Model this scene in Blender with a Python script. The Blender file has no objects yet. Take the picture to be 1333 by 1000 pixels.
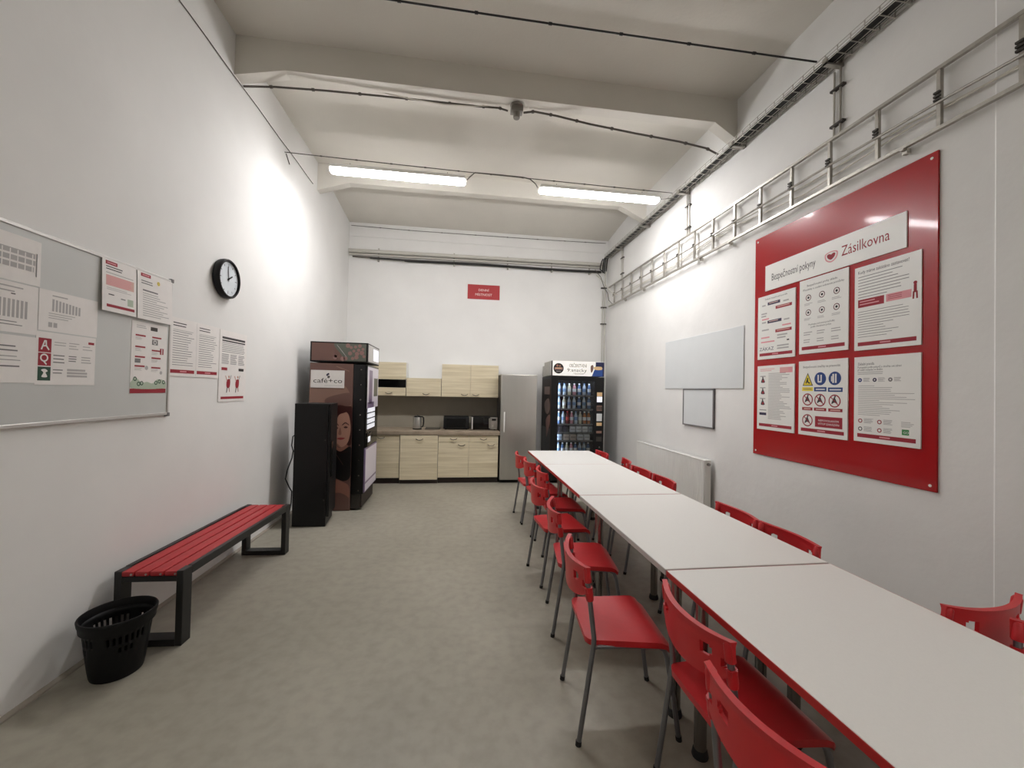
import bpy, bmesh, math, random
from mathutils import Vector, Matrix
random.seed(7)
S = bpy.context.scene
COL = S.collection
PI = math.pi

# ------------------------------------------------------------------ materials
def lin(c):
    return tuple(((v/255)/12.92 if v/255 <= .04045 else ((v/255+.055)/1.055)**2.4) for v in c)
MATS = {}
def mat(name, rgb, rough=.5, metal=0., spec=.5, noise=0., nscale=8., bump=0., bscale=60., stretch=None, emit=0., coat=0., detail=4.):
    if name in MATS: return MATS[name]
    m = bpy.data.materials.new(name); m.use_nodes = True
    nt = m.node_tree; b = nt.nodes['Principled BSDF']
    c = lin(rgb)
    b.inputs['Base Color'].default_value = (*c, 1)
    b.inputs['Roughness'].default_value = rough
    b.inputs['Metallic'].default_value = metal
    b.inputs['Specular IOR Level'].default_value = spec
    b.inputs['Coat Weight'].default_value = coat; b.inputs['Coat Roughness'].default_value = .06
    if emit:
        b.inputs['Emission Color'].default_value = (*c, 1)
        b.inputs['Emission Strength'].default_value = emit
    if noise or bump:
        tc = nt.nodes.new('ShaderNodeTexCoord'); mp = nt.nodes.new('ShaderNodeMapping')
        nt.links.new(tc.outputs['Object'], mp.inputs['Vector'])
        if stretch: mp.inputs['Scale'].default_value = stretch
    if noise:
        n = nt.nodes.new('ShaderNodeTexNoise'); n.inputs['Scale'].default_value = nscale; n.inputs['Detail'].default_value = detail
        nt.links.new(mp.outputs['Vector'], n.inputs['Vector'])
        r = nt.nodes.new('ShaderNodeValToRGB')
        r.color_ramp.elements[0].position = .3; r.color_ramp.elements[1].position = .7
        r.color_ramp.elements[0].color = (*[max(0, v*(1-noise)) for v in c], 1)
        r.color_ramp.elements[1].color = (*[min(1, v*(1+noise)) for v in c], 1)
        nt.links.new(n.outputs['Fac'], r.inputs['Fac']); nt.links.new(r.outputs['Color'], b.inputs['Base Color'])
    if bump:
        n2 = nt.nodes.new('ShaderNodeTexNoise'); n2.inputs['Scale'].default_value = bscale; n2.inputs['Detail'].default_value = 5
        nt.links.new(mp.outputs['Vector'], n2.inputs['Vector'])
        bp = nt.nodes.new('ShaderNodeBump'); bp.inputs['Strength'].default_value = bump; bp.inputs['Distance'].default_value = .01
        nt.links.new(n2.outputs['Fac'], bp.inputs['Height']); nt.links.new(bp.outputs['Normal'], b.inputs['Normal'])
    MATS[name] = m
    return m

WALL = mat('white plaster', (229, 228, 225), .8, spec=.2, noise=.03, nscale=1.6, bump=.12, bscale=16)
WALLR = mat('rough white plaster', (228, 227, 224), .8, spec=.2, noise=.03, nscale=2.2, bump=.2, bscale=14)
CEIL = mat('painted concrete', (218, 214, 205), .85, spec=.2, noise=.05, nscale=1.2, bump=.15, bscale=30)
FLOOR = None
def floor_mat():
    m = bpy.data.materials.new('grey beige screed floor'); m.use_nodes = True
    nt = m.node_tree; b = nt.nodes['Principled BSDF']; L = nt.links.new
    tc = nt.nodes.new('ShaderNodeTexCoord')
    def noise(scale, detail, sc=(1, 1, 1)):
        mp = nt.nodes.new('ShaderNodeMapping'); mp.inputs['Scale'].default_value = sc
        n = nt.nodes.new('ShaderNodeTexNoise'); n.inputs['Scale'].default_value = scale; n.inputs['Detail'].default_value = detail
        L(tc.outputs['Object'], mp.inputs['Vector']); L(mp.outputs['Vector'], n.inputs['Vector']); return n
    a = noise(.9, 6, (1, .6, 1)); f = noise(14, 6)
    r = nt.nodes.new('ShaderNodeValToRGB')
    r.color_ramp.elements[0].position = .32; r.color_ramp.elements[0].color = (*lin((142, 137, 124)), 1)
    r.color_ramp.elements[1].position = .68; r.color_ramp.elements[1].color = (*lin((163, 158, 144)), 1)
    L(a.outputs['Fac'], r.inputs['Fac'])
    r2 = nt.nodes.new('ShaderNodeValToRGB')
    r2.color_ramp.elements[0].position = .3; r2.color_ramp.elements[0].color = (.86, .86, .86, 1)
    r2.color_ramp.elements[1].position = .6; r2.color_ramp.elements[1].color = (1, 1, 1, 1)
    L(f.outputs['Fac'], r2.inputs['Fac'])
    mx = nt.nodes.new('ShaderNodeMix'); mx.data_type = 'RGBA'; mx.blend_type = 'MULTIPLY'; mx.inputs[0].default_value = 1
    L(r.outputs['Color'], mx.inputs[6]); L(r2.outputs['Color'], mx.inputs[7]); L(mx.outputs[2], b.inputs['Base Color'])
    b.inputs['Roughness'].default_value = .42; b.inputs['Specular IOR Level'].default_value = .35
    bp = nt.nodes.new('ShaderNodeBump'); bp.inputs['Strength'].default_value = .12; bp.inputs['Distance'].default_value = .01
    L(f.outputs['Fac'], bp.inputs['Height']); L(bp.outputs['Normal'], b.inputs['Normal'])
    return m
FLOOR = floor_mat()
def wood_mat(name, c0, c1, sc=(1.2, 1.2, 26)):
    m = bpy.data.materials.new(name); m.use_nodes = True
    nt = m.node_tree; b = nt.nodes['Principled BSDF']; L = nt.links.new
    tc = nt.nodes.new('ShaderNodeTexCoord'); mp = nt.nodes.new('ShaderNodeMapping'); mp.inputs['Scale'].default_value = sc
    n = nt.nodes.new('ShaderNodeTexNoise'); n.inputs['Scale'].default_value = 1.0; n.inputs['Detail'].default_value = 6; n.inputs['Roughness'].default_value = .65
    r = nt.nodes.new('ShaderNodeValToRGB')
    r.color_ramp.elements[0].position = .35; r.color_ramp.elements[0].color = (*lin(c0), 1)
    r.color_ramp.elements[1].position = .65; r.color_ramp.elements[1].color = (*lin(c1), 1)
    L(tc.outputs['Object'], mp.inputs['Vector']); L(mp.outputs['Vector'], n.inputs['Vector']); L(n.outputs['Fac'], r.inputs['Fac']); L(r.outputs['Color'], b.inputs['Base Color'])
    b.inputs['Roughness'].default_value = .45
    return m
WOOD = wood_mat('light oak laminate', (198, 184, 152), (229, 218, 190), (.7, .7, 24))
WORKTOP = wood_mat('taupe stone worktop', (136, 122, 104), (160, 145, 126), (9, 9, 9))
SPLASH = mat('taupe splashback', (150, 143, 128), .5, noise=.04, nscale=6)
RED = mat('red plastic', (190, 32, 38), .38, noise=.03, nscale=30, bump=.04, bscale=400)
REDW = mat('red painted slat', (172, 40, 44), .45, noise=.06, nscale=14, stretch=(1, 8, 1))
REDEDGE = mat('red edge band', (176, 34, 32), .45)
GREYEDGE = mat('grey edge band', (190, 186, 182), .5)
TABLE = mat('white laminate', (232, 230, 225), .35, spec=.4, noise=.012, nscale=150)
TUBE = mat('grey metal tube', (128, 128, 132), .35, metal=.85, noise=.05, nscale=20)
CHROME = mat('brushed steel', (150, 146, 142), .22, metal=1., noise=.04, nscale=30, stretch=(20, 20, 1))
STEEL = mat('galvanised steel', (176, 172, 164), .4, metal=.75, noise=.1, nscale=25)
STAIN = mat('stainless steel', (186, 184, 178), .33, metal=.78, noise=.06, nscale=6, stretch=(1, 1, .02))
BLACK = mat('black powder coat', (30, 30, 29), .5, noise=.08, nscale=20)
BLACKP = mat('black plastic', (17, 17, 18), .45, spec=.3)
BINB = mat('black bin plastic', (8, 8, 9), .55, spec=.25)
COVE = mat('grey cove', (150, 142, 130), .7, noise=.05, nscale=12)
BOXG = mat('grey electrical plastic', (126, 121, 113), .5)
BLACKG = mat('black gloss', (10, 10, 11), .15, spec=.3)
RUBBER = mat('black rubber', (24, 24, 24), .8)
DARKBR = mat('dark brown plinth', (44, 34, 30), .6)
WHITE = mat('white enamel', (234, 233, 228), .4, noise=.01, nscale=10)
PAPER = mat('white paper', (232, 228, 224), .75, noise=.02, nscale=20)
BOARDW = mat('whiteboard surface', (200, 201, 198), .4, noise=.02, nscale=3)
BOARDG = mat('pale grey board', (214, 217, 217), .5, noise=.015, nscale=5)
ALU = mat('aluminium trim', (205, 202, 198), .4, metal=.4)
PANEL = mat('red gloss panel', (164, 12, 18), .26, spec=.3, coat=.22)
INK = mat('grey ink', (120, 118, 118), .8)
INKD = mat('dark ink', (62, 58, 60), .8)
INKL = mat('pale ink', (176, 173, 171), .8)
PRED = mat('poster red', (150, 28, 44), .7)
PPINK = mat('poster pink', (222, 150, 156), .7)
PBLUE = mat('poster blue', (34, 62, 122), .7)
PGRN = mat('poster green', (56, 132, 72), .7)
PDGRN = mat('poster dark green', (34, 70, 52), .7)
PYEL = mat('poster yellow', (236, 214, 60), .7)
PSAGE = mat('poster sage', (176, 188, 168), .7)
PSALM = mat('poster salmon', (214, 176, 164), .7)
PNAVY = mat('poster navy', (52, 46, 74), .7)
SIGNR = mat('sign red', (164, 34, 38), .55)
SIGNT = mat('sign lettering', (238, 214, 208), .6)
BROWN = mat('printed brown', (112, 82, 74), .35)
BROWN2 = mat('printed warm brown', (140, 108, 94), .35)
HAIR = mat('printed dark hair', (62, 28, 26), .35)
SKIN = mat('printed skin', (188, 142, 124), .35)
SKIN2 = mat('printed rosy skin', (150, 104, 90), .35)
LIPS = mat('printed lips', (150, 60, 62), .35)
CHERRY = mat('printed berries', (146, 112, 106), .35)
CLOTH = mat('printed black clothing', (18, 15, 16), .35)
LILAC = mat('printed lilac', (230, 224, 236), .3)
PURP = mat('printed purple', (128, 110, 142), .3)
DUSK = mat('printed grey green', (96, 100, 90), .3)
LABELW = mat('backlit label', (236, 238, 246), .4, emit=.5)
HEADW = mat('backlit white header', (240, 238, 232), .4, emit=.25)
HEADB = mat('header blue', (40, 74, 142), .4)
HEADN = mat('header navy', (30, 34, 74), .4)
BEIGE = mat('header beige', (226, 190, 140), .45)
LAMP = mat('fluorescent diffuser', (253, 251, 252), .4, emit=88.)
LAMPFILL = mat('added fill diffuser', (254, 250, 246), .4, emit=46.)  # glow of the two fill lamps added behind the camera
LED = mat('cabinet led strip', (220, 232, 255), .4, emit=26.)
CABLE = mat('dark cable', (86, 80, 74), .6)
CABLEK = mat('black cable', (26, 26, 26), .55)
CABLEW = mat('pale cable', (206, 201, 190), .6)
PVC = mat('pale pvc pipe', (196, 193, 184), .5)
LOUVRE = mat('dark metal', (70, 66, 62), .5, metal=.5)
DIAL = mat('clock dial', (214, 220, 224), .5)
OLIVE = mat('pale olive photo', (170, 150, 96), .6)
def glass_mat():
    m = bpy.data.materials.new('clear glass'); m.use_nodes = True
    nt = m.node_tree; nt.nodes.clear()
    o = nt.nodes.new('ShaderNodeOutputMaterial'); t = nt.nodes.new('ShaderNodeBsdfTransparent'); g = nt.nodes.new('ShaderNodeBsdfGlossy')
    g.inputs['Roughness'].default_value = .03; t.inputs['Color'].default_value = (.93, .95, .95, 1)
    f = nt.nodes.new('ShaderNodeFresnel'); f.inputs['IOR'].default_value = 1.4; mx = nt.nodes.new('ShaderNodeMixShader')
    nt.links.new(f.outputs[0], mx.inputs[0]); nt.links.new(t.outputs[0], mx.inputs[1]); nt.links.new(g.outputs[0], mx.inputs[2]); nt.links.new(mx.outputs[0], o.inputs[0])
    return m
GLASS = glass_mat()

# ------------------------------------------------------------------ mesh builder
class MB:
    def __init__(s): s.bm = bmesh.new(); s.mats = []
    def mi(s, m):
        if m not in s.mats: s.mats.append(m)
        return s.mats.index(m)
    def _fin(s, faces, m, smooth=False):
        i = s.mi(m)
        for f in faces: f.material_index = i; f.smooth = smooth
    def box(s, x0, x1, y0, y1, z0, z1, m, bev=0., seg=2):
        r = bmesh.ops.create_cube(s.bm, size=1)
        vs = r['verts']
        bmesh.ops.scale(s.bm, vec=(x1-x0, y1-y0, z1-z0), verts=vs)
        bmesh.ops.translate(s.bm, vec=((x0+x1)/2, (y0+y1)/2, (z0+z1)/2), verts=vs)
        fs = set(f for v in vs for f in v.link_faces)
        if bev:
            es = set(e for v in vs for e in v.link_edges)
            rr = bmesh.ops.bevel(s.bm, geom=list(es), offset=bev, segments=seg, affect='EDGES', profile=.5)
            fs = set(rr['faces']) | set(f for f in fs if f.is_valid)
            i = s.mi(m)
            # include remaining connected faces
            todo = list(fs); seen = set(fs)
            while todo:
                f = todo.pop()
                for e in f.edges:
                    for g in e.link_faces:
                        if g not in seen: seen.add(g); todo.append(g)
            s._fin(seen, m, True)
        else: s._fin(fs, m)
        return s
    def quad(s, pts, m, smooth=False):
        vs = [s.bm.verts.new(p) for p in pts]; f = s.bm.faces.new(vs); s._fin([f], m, smooth); return f
    def tube(s, pts, r, m, n=10, closed=False, cap=True):
        pts = [Vector(p) for p in pts]; N = len(pts); rings = []
        rs = r if isinstance(r, (list, tuple)) else [r]*N
        prev = None
        for i, p in enumerate(pts):
            a = pts[i-1] if (i > 0 or closed) else p
            b = pts[(i+1) % N] if (i < N-1 or closed) else p
            t = (b-a).normalized()
            if prev is None:
                u = t.orthogonal().normalized()
                for ax in (Vector((0, 0, 1)), Vector((1, 0, 0))):
                    if abs(t.dot(ax)) < .9: u = (ax - t*ax.dot(t)).normalized(); break
            else: u = (prev - t*prev.dot(t)).normalized()
            prev = u; w = t.cross(u)
            rings.append([s.bm.verts.new(p + (u*math.cos(2*PI*k/n) + w*math.sin(2*PI*k/n))*rs[i]) for k in range(n)])
        fs = []
        for i in range(N if closed else N-1):
            A = rings[i]; B = rings[(i+1) % N]
            for k in range(n): fs.append(s.bm.faces.new((A[k], A[(k+1) % n], B[(k+1) % n], B[k])))
        s._fin(fs, m, True)
        if cap and not closed:
            s._fin([s.bm.faces.new(rings[0][::-1]), s.bm.faces.new(rings[-1])], m)
        return s
    def bar(s, a, b, w, h, m, up=(0, 0, 1)):
        a = Vector(a); b = Vector(b); t = (b-a).normalized(); up = Vector(up); x = t.cross(up).normalized(); u = x.cross(t)
        P = []
        for p in (a, b):
            P.append([s.bm.verts.new(p + x*sx*w/2 + u*sz*h/2) for sx, sz in ((-1, -1), (1, -1), (1, 1), (-1, 1))])
        fs = [s.bm.faces.new((P[0][k], P[0][(k+1) % 4], P[1][(k+1) % 4], P[1][k])) for k in range(4)]
        fs += [s.bm.faces.new(P[0][::-1]), s.bm.faces.new(P[1])]
        s._fin(fs, m); return s
    def lathe(s, prof, m, c=(0, 0, 0), n=24, axis='z', smooth=True, sx=1., sy=1., cap=True):
        rings = []
        for r, z in prof:
            ring = []
            for k in range(n):
                a = 2*PI*k/n; p = (r*math.cos(a)*sx, r*math.sin(a)*sy, z)
                if axis == 'y': p = (p[0], p[2], p[1])
                elif axis == 'x': p = (p[2], p[0], p[1])
                ring.append(s.bm.verts.new((p[0]+c[0], p[1]+c[1], p[2]+c[2])))
            rings.append(ring)
        fs = []
        for A, B in zip(rings, rings[1:]):
            for k in range(n): fs.append(s.bm.faces.new((A[k], A[(k+1) % n], B[(k+1) % n], B[k])))
        s._fin(fs, m, smooth)
        if cap: s._fin([s.bm.faces.new(rings[0][::-1]), s.bm.faces.new(rings[-1])], m)
        return s
    def prism(s, poly, a, b, m, plane='xz', smooth=False):
        def P(u, v, w):
            return {'xz': (u, w, v), 'yz': (w, u, v), 'xy': (u, v, w)}[plane]
        A = [s.bm.verts.new(P(u, v, a)) for u, v in poly]; B = [s.bm.verts.new(P(u, v, b)) for u, v in poly]
        n = len(poly); fs = [s.bm.faces.new((A[k], A[(k+1) % n], B[(k+1) % n], B[k])) for k in range(n)]
        s._fin(fs, m, smooth); s._fin([s.bm.faces.new(A[::-1]), s.bm.faces.new(B)], m); return s
    def build(s, name, parent=None, loc=None, rotz=None, sharp=40):
        bmesh.ops.recalc_face_normals(s.bm, faces=s.bm.faces)
        me = bpy.data.meshes.new(name); s.bm.to_mesh(me); s.bm.free()
        for m in s.mats: me.materials.append(m)
        if any(p.use_smooth for p in me.polygons): me.set_sharp_from_angle(angle=math.radians(sharp))
        o = bpy.data.objects.new(name, me); COL.objects.link(o)
        if parent: o.parent = parent
        if loc: o.location = loc
        if rotz is not None: o.rotation_euler = (0, 0, rotz)
        return o

def tag(o, label, cat, group=None, kind=None):
    o['label'] = label; o['category'] = cat
    if group: o['group'] = group
    if kind: o['kind'] = kind
    return o
def thing(name, label, cat, loc=(0, 0, 0), rotz=0, group=None):
    o = bpy.data.objects.new(name, None); COL.objects.link(o); o.empty_display_size = .1
    o.location = loc; o.rotation_euler = (0, 0, rotz)
    return tag(o, label, cat, group)
def struct(o):
    o['kind'] = 'structure'; return o
def dup(root, loc, rotz, label, group=None):
    r = root.copy(); COL.objects.link(r); r.location = loc; r.rotation_euler = (0, 0, rotz); r['label'] = label
    if group: r['group'] = group
    for ch in list(root.children):
        c = ch.copy(); COL.objects.link(c); c.parent = r
        for g in list(ch.children):
            d = g.copy(); COL.objects.link(d); d.parent = c
    return r

# flat lettering: polygons of a text in its own plane, lower-left at 0,0
_TX = {}
def text_polys(t, shear=0.):
    if (t, shear) in _TX: return _TX[(t, shear)]
    cu = bpy.data.curves.new('lettering', 'FONT'); cu.body = t; cu.size = 1; cu.shear = shear; cu.resolution_u = 2; cu.fill_mode = 'FRONT'
    o = bpy.data.objects.new('lettering', cu); COL.objects.link(o)
    bpy.context.view_layer.update()
    me = bpy.data.meshes.new_from_object(o.evaluated_get(bpy.context.evaluated_depsgraph_get()))
    vs = [(v.co.x, v.co.y) for v in me.vertices]; fs = [tuple(p.vertices) for p in me.polygons]
    bpy.data.objects.remove(o); bpy.data.curves.remove(cu); bpy.data.meshes.remove(me)
    x0 = min(v[0] for v in vs); x1 = max(v[0] for v in vs); 
    vs = [(x-x0, y) for x, y in vs]
    _TX[(t, shear)] = (vs, fs, x1-x0)
    return _TX[(t, shear)]

class Sheet(MB):
    """a printed sheet: local x across, z up (origin lower left), front towards -y; coordinates are fractions, v down from the top"""
    def __init__(s, w, h, t, base, back=None):
        super().__init__(); s.w = w; s.h = h; s.t = t
        s.box(0, w, -t, 0, 0, h, base)
    def p(s, u, v, l): return (u*s.w, -s.t-.0004*l, (1-v)*s.h)
    def rect(s, u0, v0, u1, v1, m, l=1):
        s.quad([s.p(u0, v1, l), s.p(u1, v1, l), s.p(u1, v0, l), s.p(u0, v0, l)], m)
    def poly(s, pts, m, l=1): s.quad([s.p(u, v, l) for u, v in pts], m)
    def disc(s, u, v, r, m, l=1, n=24):
        c = s.p(u, v, l); s.quad([(c[0]+r*math.cos(2*PI*k/n), c[1], c[2]+r*math.sin(2*PI*k/n)) for k in range(n)], m)
    def ring(s, u, v, r0, r1, m, l=1, n=24):
        c = s.p(u, v, l)
        for k in range(n):
            a, b = 2*PI*k/n, 2*PI*(k+1)/n
            s.quad([(c[0]+r*math.cos(t), c[1], c[2]+r*math.sin(t)) for r, t in ((r0, a), (r1, a), (r1, b), (r0, b))], m)
    def stroke(s, pts, wd, m, l=1):
        for (u0, v0), (u1, v1) in zip(pts, pts[1:]):
            a = Vector(s.p(u0, v0, l)); b = Vector(s.p(u1, v1, l)); d = (b-a).normalized(); n = Vector((-d.z, 0, d.x))*wd/2
            a -= d*wd*.3; b += d*wd*.3
            s.quad([a-n, b-n, b+n, a+n], m)
    def lines(s, u0, v0, u1, v1, n, m, l=1, fill=.45, rag=.35):
        dv = (v1-v0)/n
        for i in range(n):
            e = u1 - (u1-u0)*random.random()*rag
            s.rect(u0, v0+dv*i, e, v0+dv*(i+fill), m, l)
    def text(s, t, u, v, hgt, m, l=1, align='l', width=None, shear=0.):
        vs, fs, W = text_polys(t, shear)
        sc = hgt/.72; sx = sc
        if width: sx = width*s.w/W
        o = s.p(u, v, l); dx = {'l': 0, 'c': -W*sx/2, 'r': -W*sx}[align]
        V = [s.bm.verts.new((o[0]+dx+x*sx, o[1], o[2]+y*sc)) for x, y in vs]
        F = []
        for f in fs:
            try: F.append(s.bm.faces.new([V[i] for i in f]))
            except ValueError: pass
        s._fin(F, m)
    def blob(s, pts, m, l=1, n=6):
        P = [Vector((u, v)) for u, v in pts]; N = len(P); out = []
        for i in range(N):
            p0, p1, p2, p3 = P[i-1], P[i], P[(i+1) % N], P[(i+2) % N]
            for k in range(n):
                t = k/n
                q = .5*((2*p1)+(p2-p0)*t+(2*p0-5*p1+4*p2-p3)*t*t+(3*p1-p0-3*p2+p3)*t**3)
                out.append((min(1, max(0, q.x)), min(1, max(0, q.y))))
        clean = [out[0]]
        for q in out[1:]:
            if abs(q[0]-clean[-1][0])+abs(q[1]-clean[-1][1]) > 1e-5: clean.append(q)
        vs = [s.bm.verts.new(s.p(u, v, l)) for u, v in clean]
        es = [s.bm.edges.new((vs[i], vs[(i+1) % len(vs)])) for i in range(len(vs))]
        r = bmesh.ops.triangle_fill(s.bm, edges=es, use_beauty=True)
        s._fin([g for g in r['geom'] if isinstance(g, bmesh.types.BMFace)], m)

# ------------------------------------------------------------------ camera
CAMZ = 1.58; FPX = 525.858
yaw, pit, rol = .136164715, .0147434156, .0213552371
f = Vector((math.sin(yaw)*math.cos(pit), math.cos(yaw)*math.cos(pit), math.sin(pit)))
r = Vector((math.cos(yaw), -math.sin(yaw), 0)); u = r.cross(f)
c_, s_ = math.cos(rol), math.sin(rol)
r2 = c_*r + s_*u; u2 = -s_*r + c_*u
cam = bpy.data.cameras.new('camera'); co = bpy.data.objects.new('camera', cam); COL.objects.link(co)
cam.sensor_width = 36; cam.sensor_fit = 'HORIZONTAL'; cam.lens = FPX/1333*36; cam.clip_start = .05; cam.clip_end = 100
M = Matrix((r2, u2, -f)).transposed().to_4x4(); M.translation = Vector((0, 0, CAMZ)); co.matrix_world = M
S.camera = co

# ------------------------------------------------------------------ setting
XR = 2.873; YB = 7.55; ZC = 4.70; Y0 = -5.0
def LXw(y): return -2.05 + .015*(y-2.2)
LA = PI/2 - .015          # rotation of anything hung on the left wall
m = MB(); m.box(-2.6, 3.3, Y0-.3, 8.0, -.2, 0, FLOOR); struct(m.build('floor'))
m = MB(); m.prism([(LXw(Y0), Y0), (LXw(7.9), 7.9), (LXw(7.9)-.25, 7.9), (LXw(Y0)-.25, Y0)], 0, 4.95, WALL, 'xy'); struct(m.build('wall_left'))
m = MB()
m.prism([(XR, 7.9), (XR, 1.8), (XR+.25, 1.8), (XR+.25, 7.9)], 0, 4.95, WALLR, 'xy'); struct(m.build('wall_right'))
m = MB()
m.prism([(XR+.002, 1.808), (XR-.012, 1.793), (XR-.012, Y0), (XR+.25, Y0), (XR+.25, 1.7995), (XR+.002, 1.7995)], 0, 4.95, WALLR, 'xy'); struct(m.build('trim_6'))
m = MB(); m.box(LXw(YB), XR, YB, YB+.2, 0, 4.95, WALL); struct(m.build('wall_back'))
m = MB(); m.box(LXw(Y0), XR, Y0-.2, Y0, 0, 4.95, WALL); struct(m.build('wall_front'))
m = MB(); m.prism([(Y0, ZC), (6.0, ZC), (YB, 4.535), (YB, 4.9), (Y0, 4.9)], LXw(Y0), XR, CEIL, 'yz'); struct(m.build('ceiling'))
def beam(name, y0, y1, zb, zl, xl, zr, xr_):
    m = MB(); m.prism([(LXw(y0)-.02, zl), (xl, zb), (xr_, zb), (XR+.02, zr), (XR+.02, ZC+.05), (LXw(y0)-.02, ZC+.05)], y0, y1, CEIL, 'xz'); struct(m.build(name))
beam('trim_1', 3.87, 3.99, 4.43, 4.335, -1.6, 4.26, 2.62)
beam('trim_2', 5.93, 6.05, 4.455, 4.31, -1.57, 4.25, 2.45)
beam('trim_3', 1.75, 1.87, 4.43, 4.335, -1.6, 4.26, 2.62)
beam('trim_4', -.4, -.28, 4.43, 4.335, -1.6, 4.26, 2.62)
m = MB()   # low cove along the foot of the left wall
m.prism([(0, 0), (.024, 0), (.022, .008), (.008, .016), (0, .018)], 0, 12.5, COVE, 'xz')
struct(m.build('baseboard_left', loc=(LXw(Y0), Y0, 0), rotz=-.015))
m = MB(); m.box(LXw(YB), XR, YB-.012, YB+.01, 4.285, 4.30, WALL); struct(m.build('trim_5'))

# ------------------------------------------------------------------ tables
XT0, XT1 = .995, 1.865
def table(y0, y1, edge, label, legs):
    t = thing('dining_table', label, 'table', ((XT0+XT1)/2, (y0+y1)/2, 0), 0, 'white tables in one long row')
    cx, cy = (XT0+XT1)/2, (y0+y1)/2; w = (XT1-XT0)/2; d = (y1-y0)/2
    m = MB(); m.box(-w+.002, w-.002, -d+.002, d-.002, .724, .75, TABLE, .0015, 1); top = m.build('tabletop', t)
    m = MB()
    for s in (-1, 1):
        m.box(s*w-.0015, s*w+.0015, -d, d, .723, .7485, edge); m.box(-w, w, s*d-.0015, s*d+.0015, .723, .7485, edge)
    m.build('edge_band', t)['label'] = 'red edge band' if edge is REDEDGE else 'grey edge band'
    m = MB()
    xs = [a-cx for a, b in legs]; ys = [b-cy for a, b in legs]
    xa, xb, ya, yb = min(xs), max(xs), min(ys), max(ys)
    for yy in (ya, yb): m.box(xa-.01, xb+.01, yy-.018, yy+.018, .685, .7235, STEEL)
    for xx in (xa, xb): m.box(xx-.015, xx+.015, ya, yb, .69, .7235, STEEL)
    m.build('underframe', t)
    for a, b in legs:
        m = MB(); m.lathe([(.026, .03), (.026, .69)], CHROME, (a-cx, b-cy, 0), 20); lg = m.build('leg', t)
        m = MB(); m.lathe([(.033, 0), (.035, .006), (.03, .03), (.0268, .034)], RUBBER, (a-cx, b-cy, 0), 20); m.build('foot', lg)
    return t
table(.455, 1.788, REDEDGE, 'white table nearest the camera, red edge, running out of the picture', [(1.10, .62), (1.55, .62), (1.09, 1.655), (1.55, 1.66)])
table(1.800, 3.133, GREYEDGE, 'white table with pale grey edge, second from the camera in the row', [(1.10, 1.88), (1.54, 1.85), (1.10, 2.95), (1.54, 2.95)])
table(3.141, 4.474, REDEDGE, 'white red-edged table beyond the grey-edged one, beside the radiator', [(1.165, 3.165), (1.77, 3.22), (1.12, 4.232), (1.56, 4.225)])
table(4.480, 5.49, REDEDGE, 'white table at the far end of the row, nearest the fridge', [(1.37, 4.60), (1.70, 4.83), (1.13, 5.33), (1.58, 5.37)])

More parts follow.
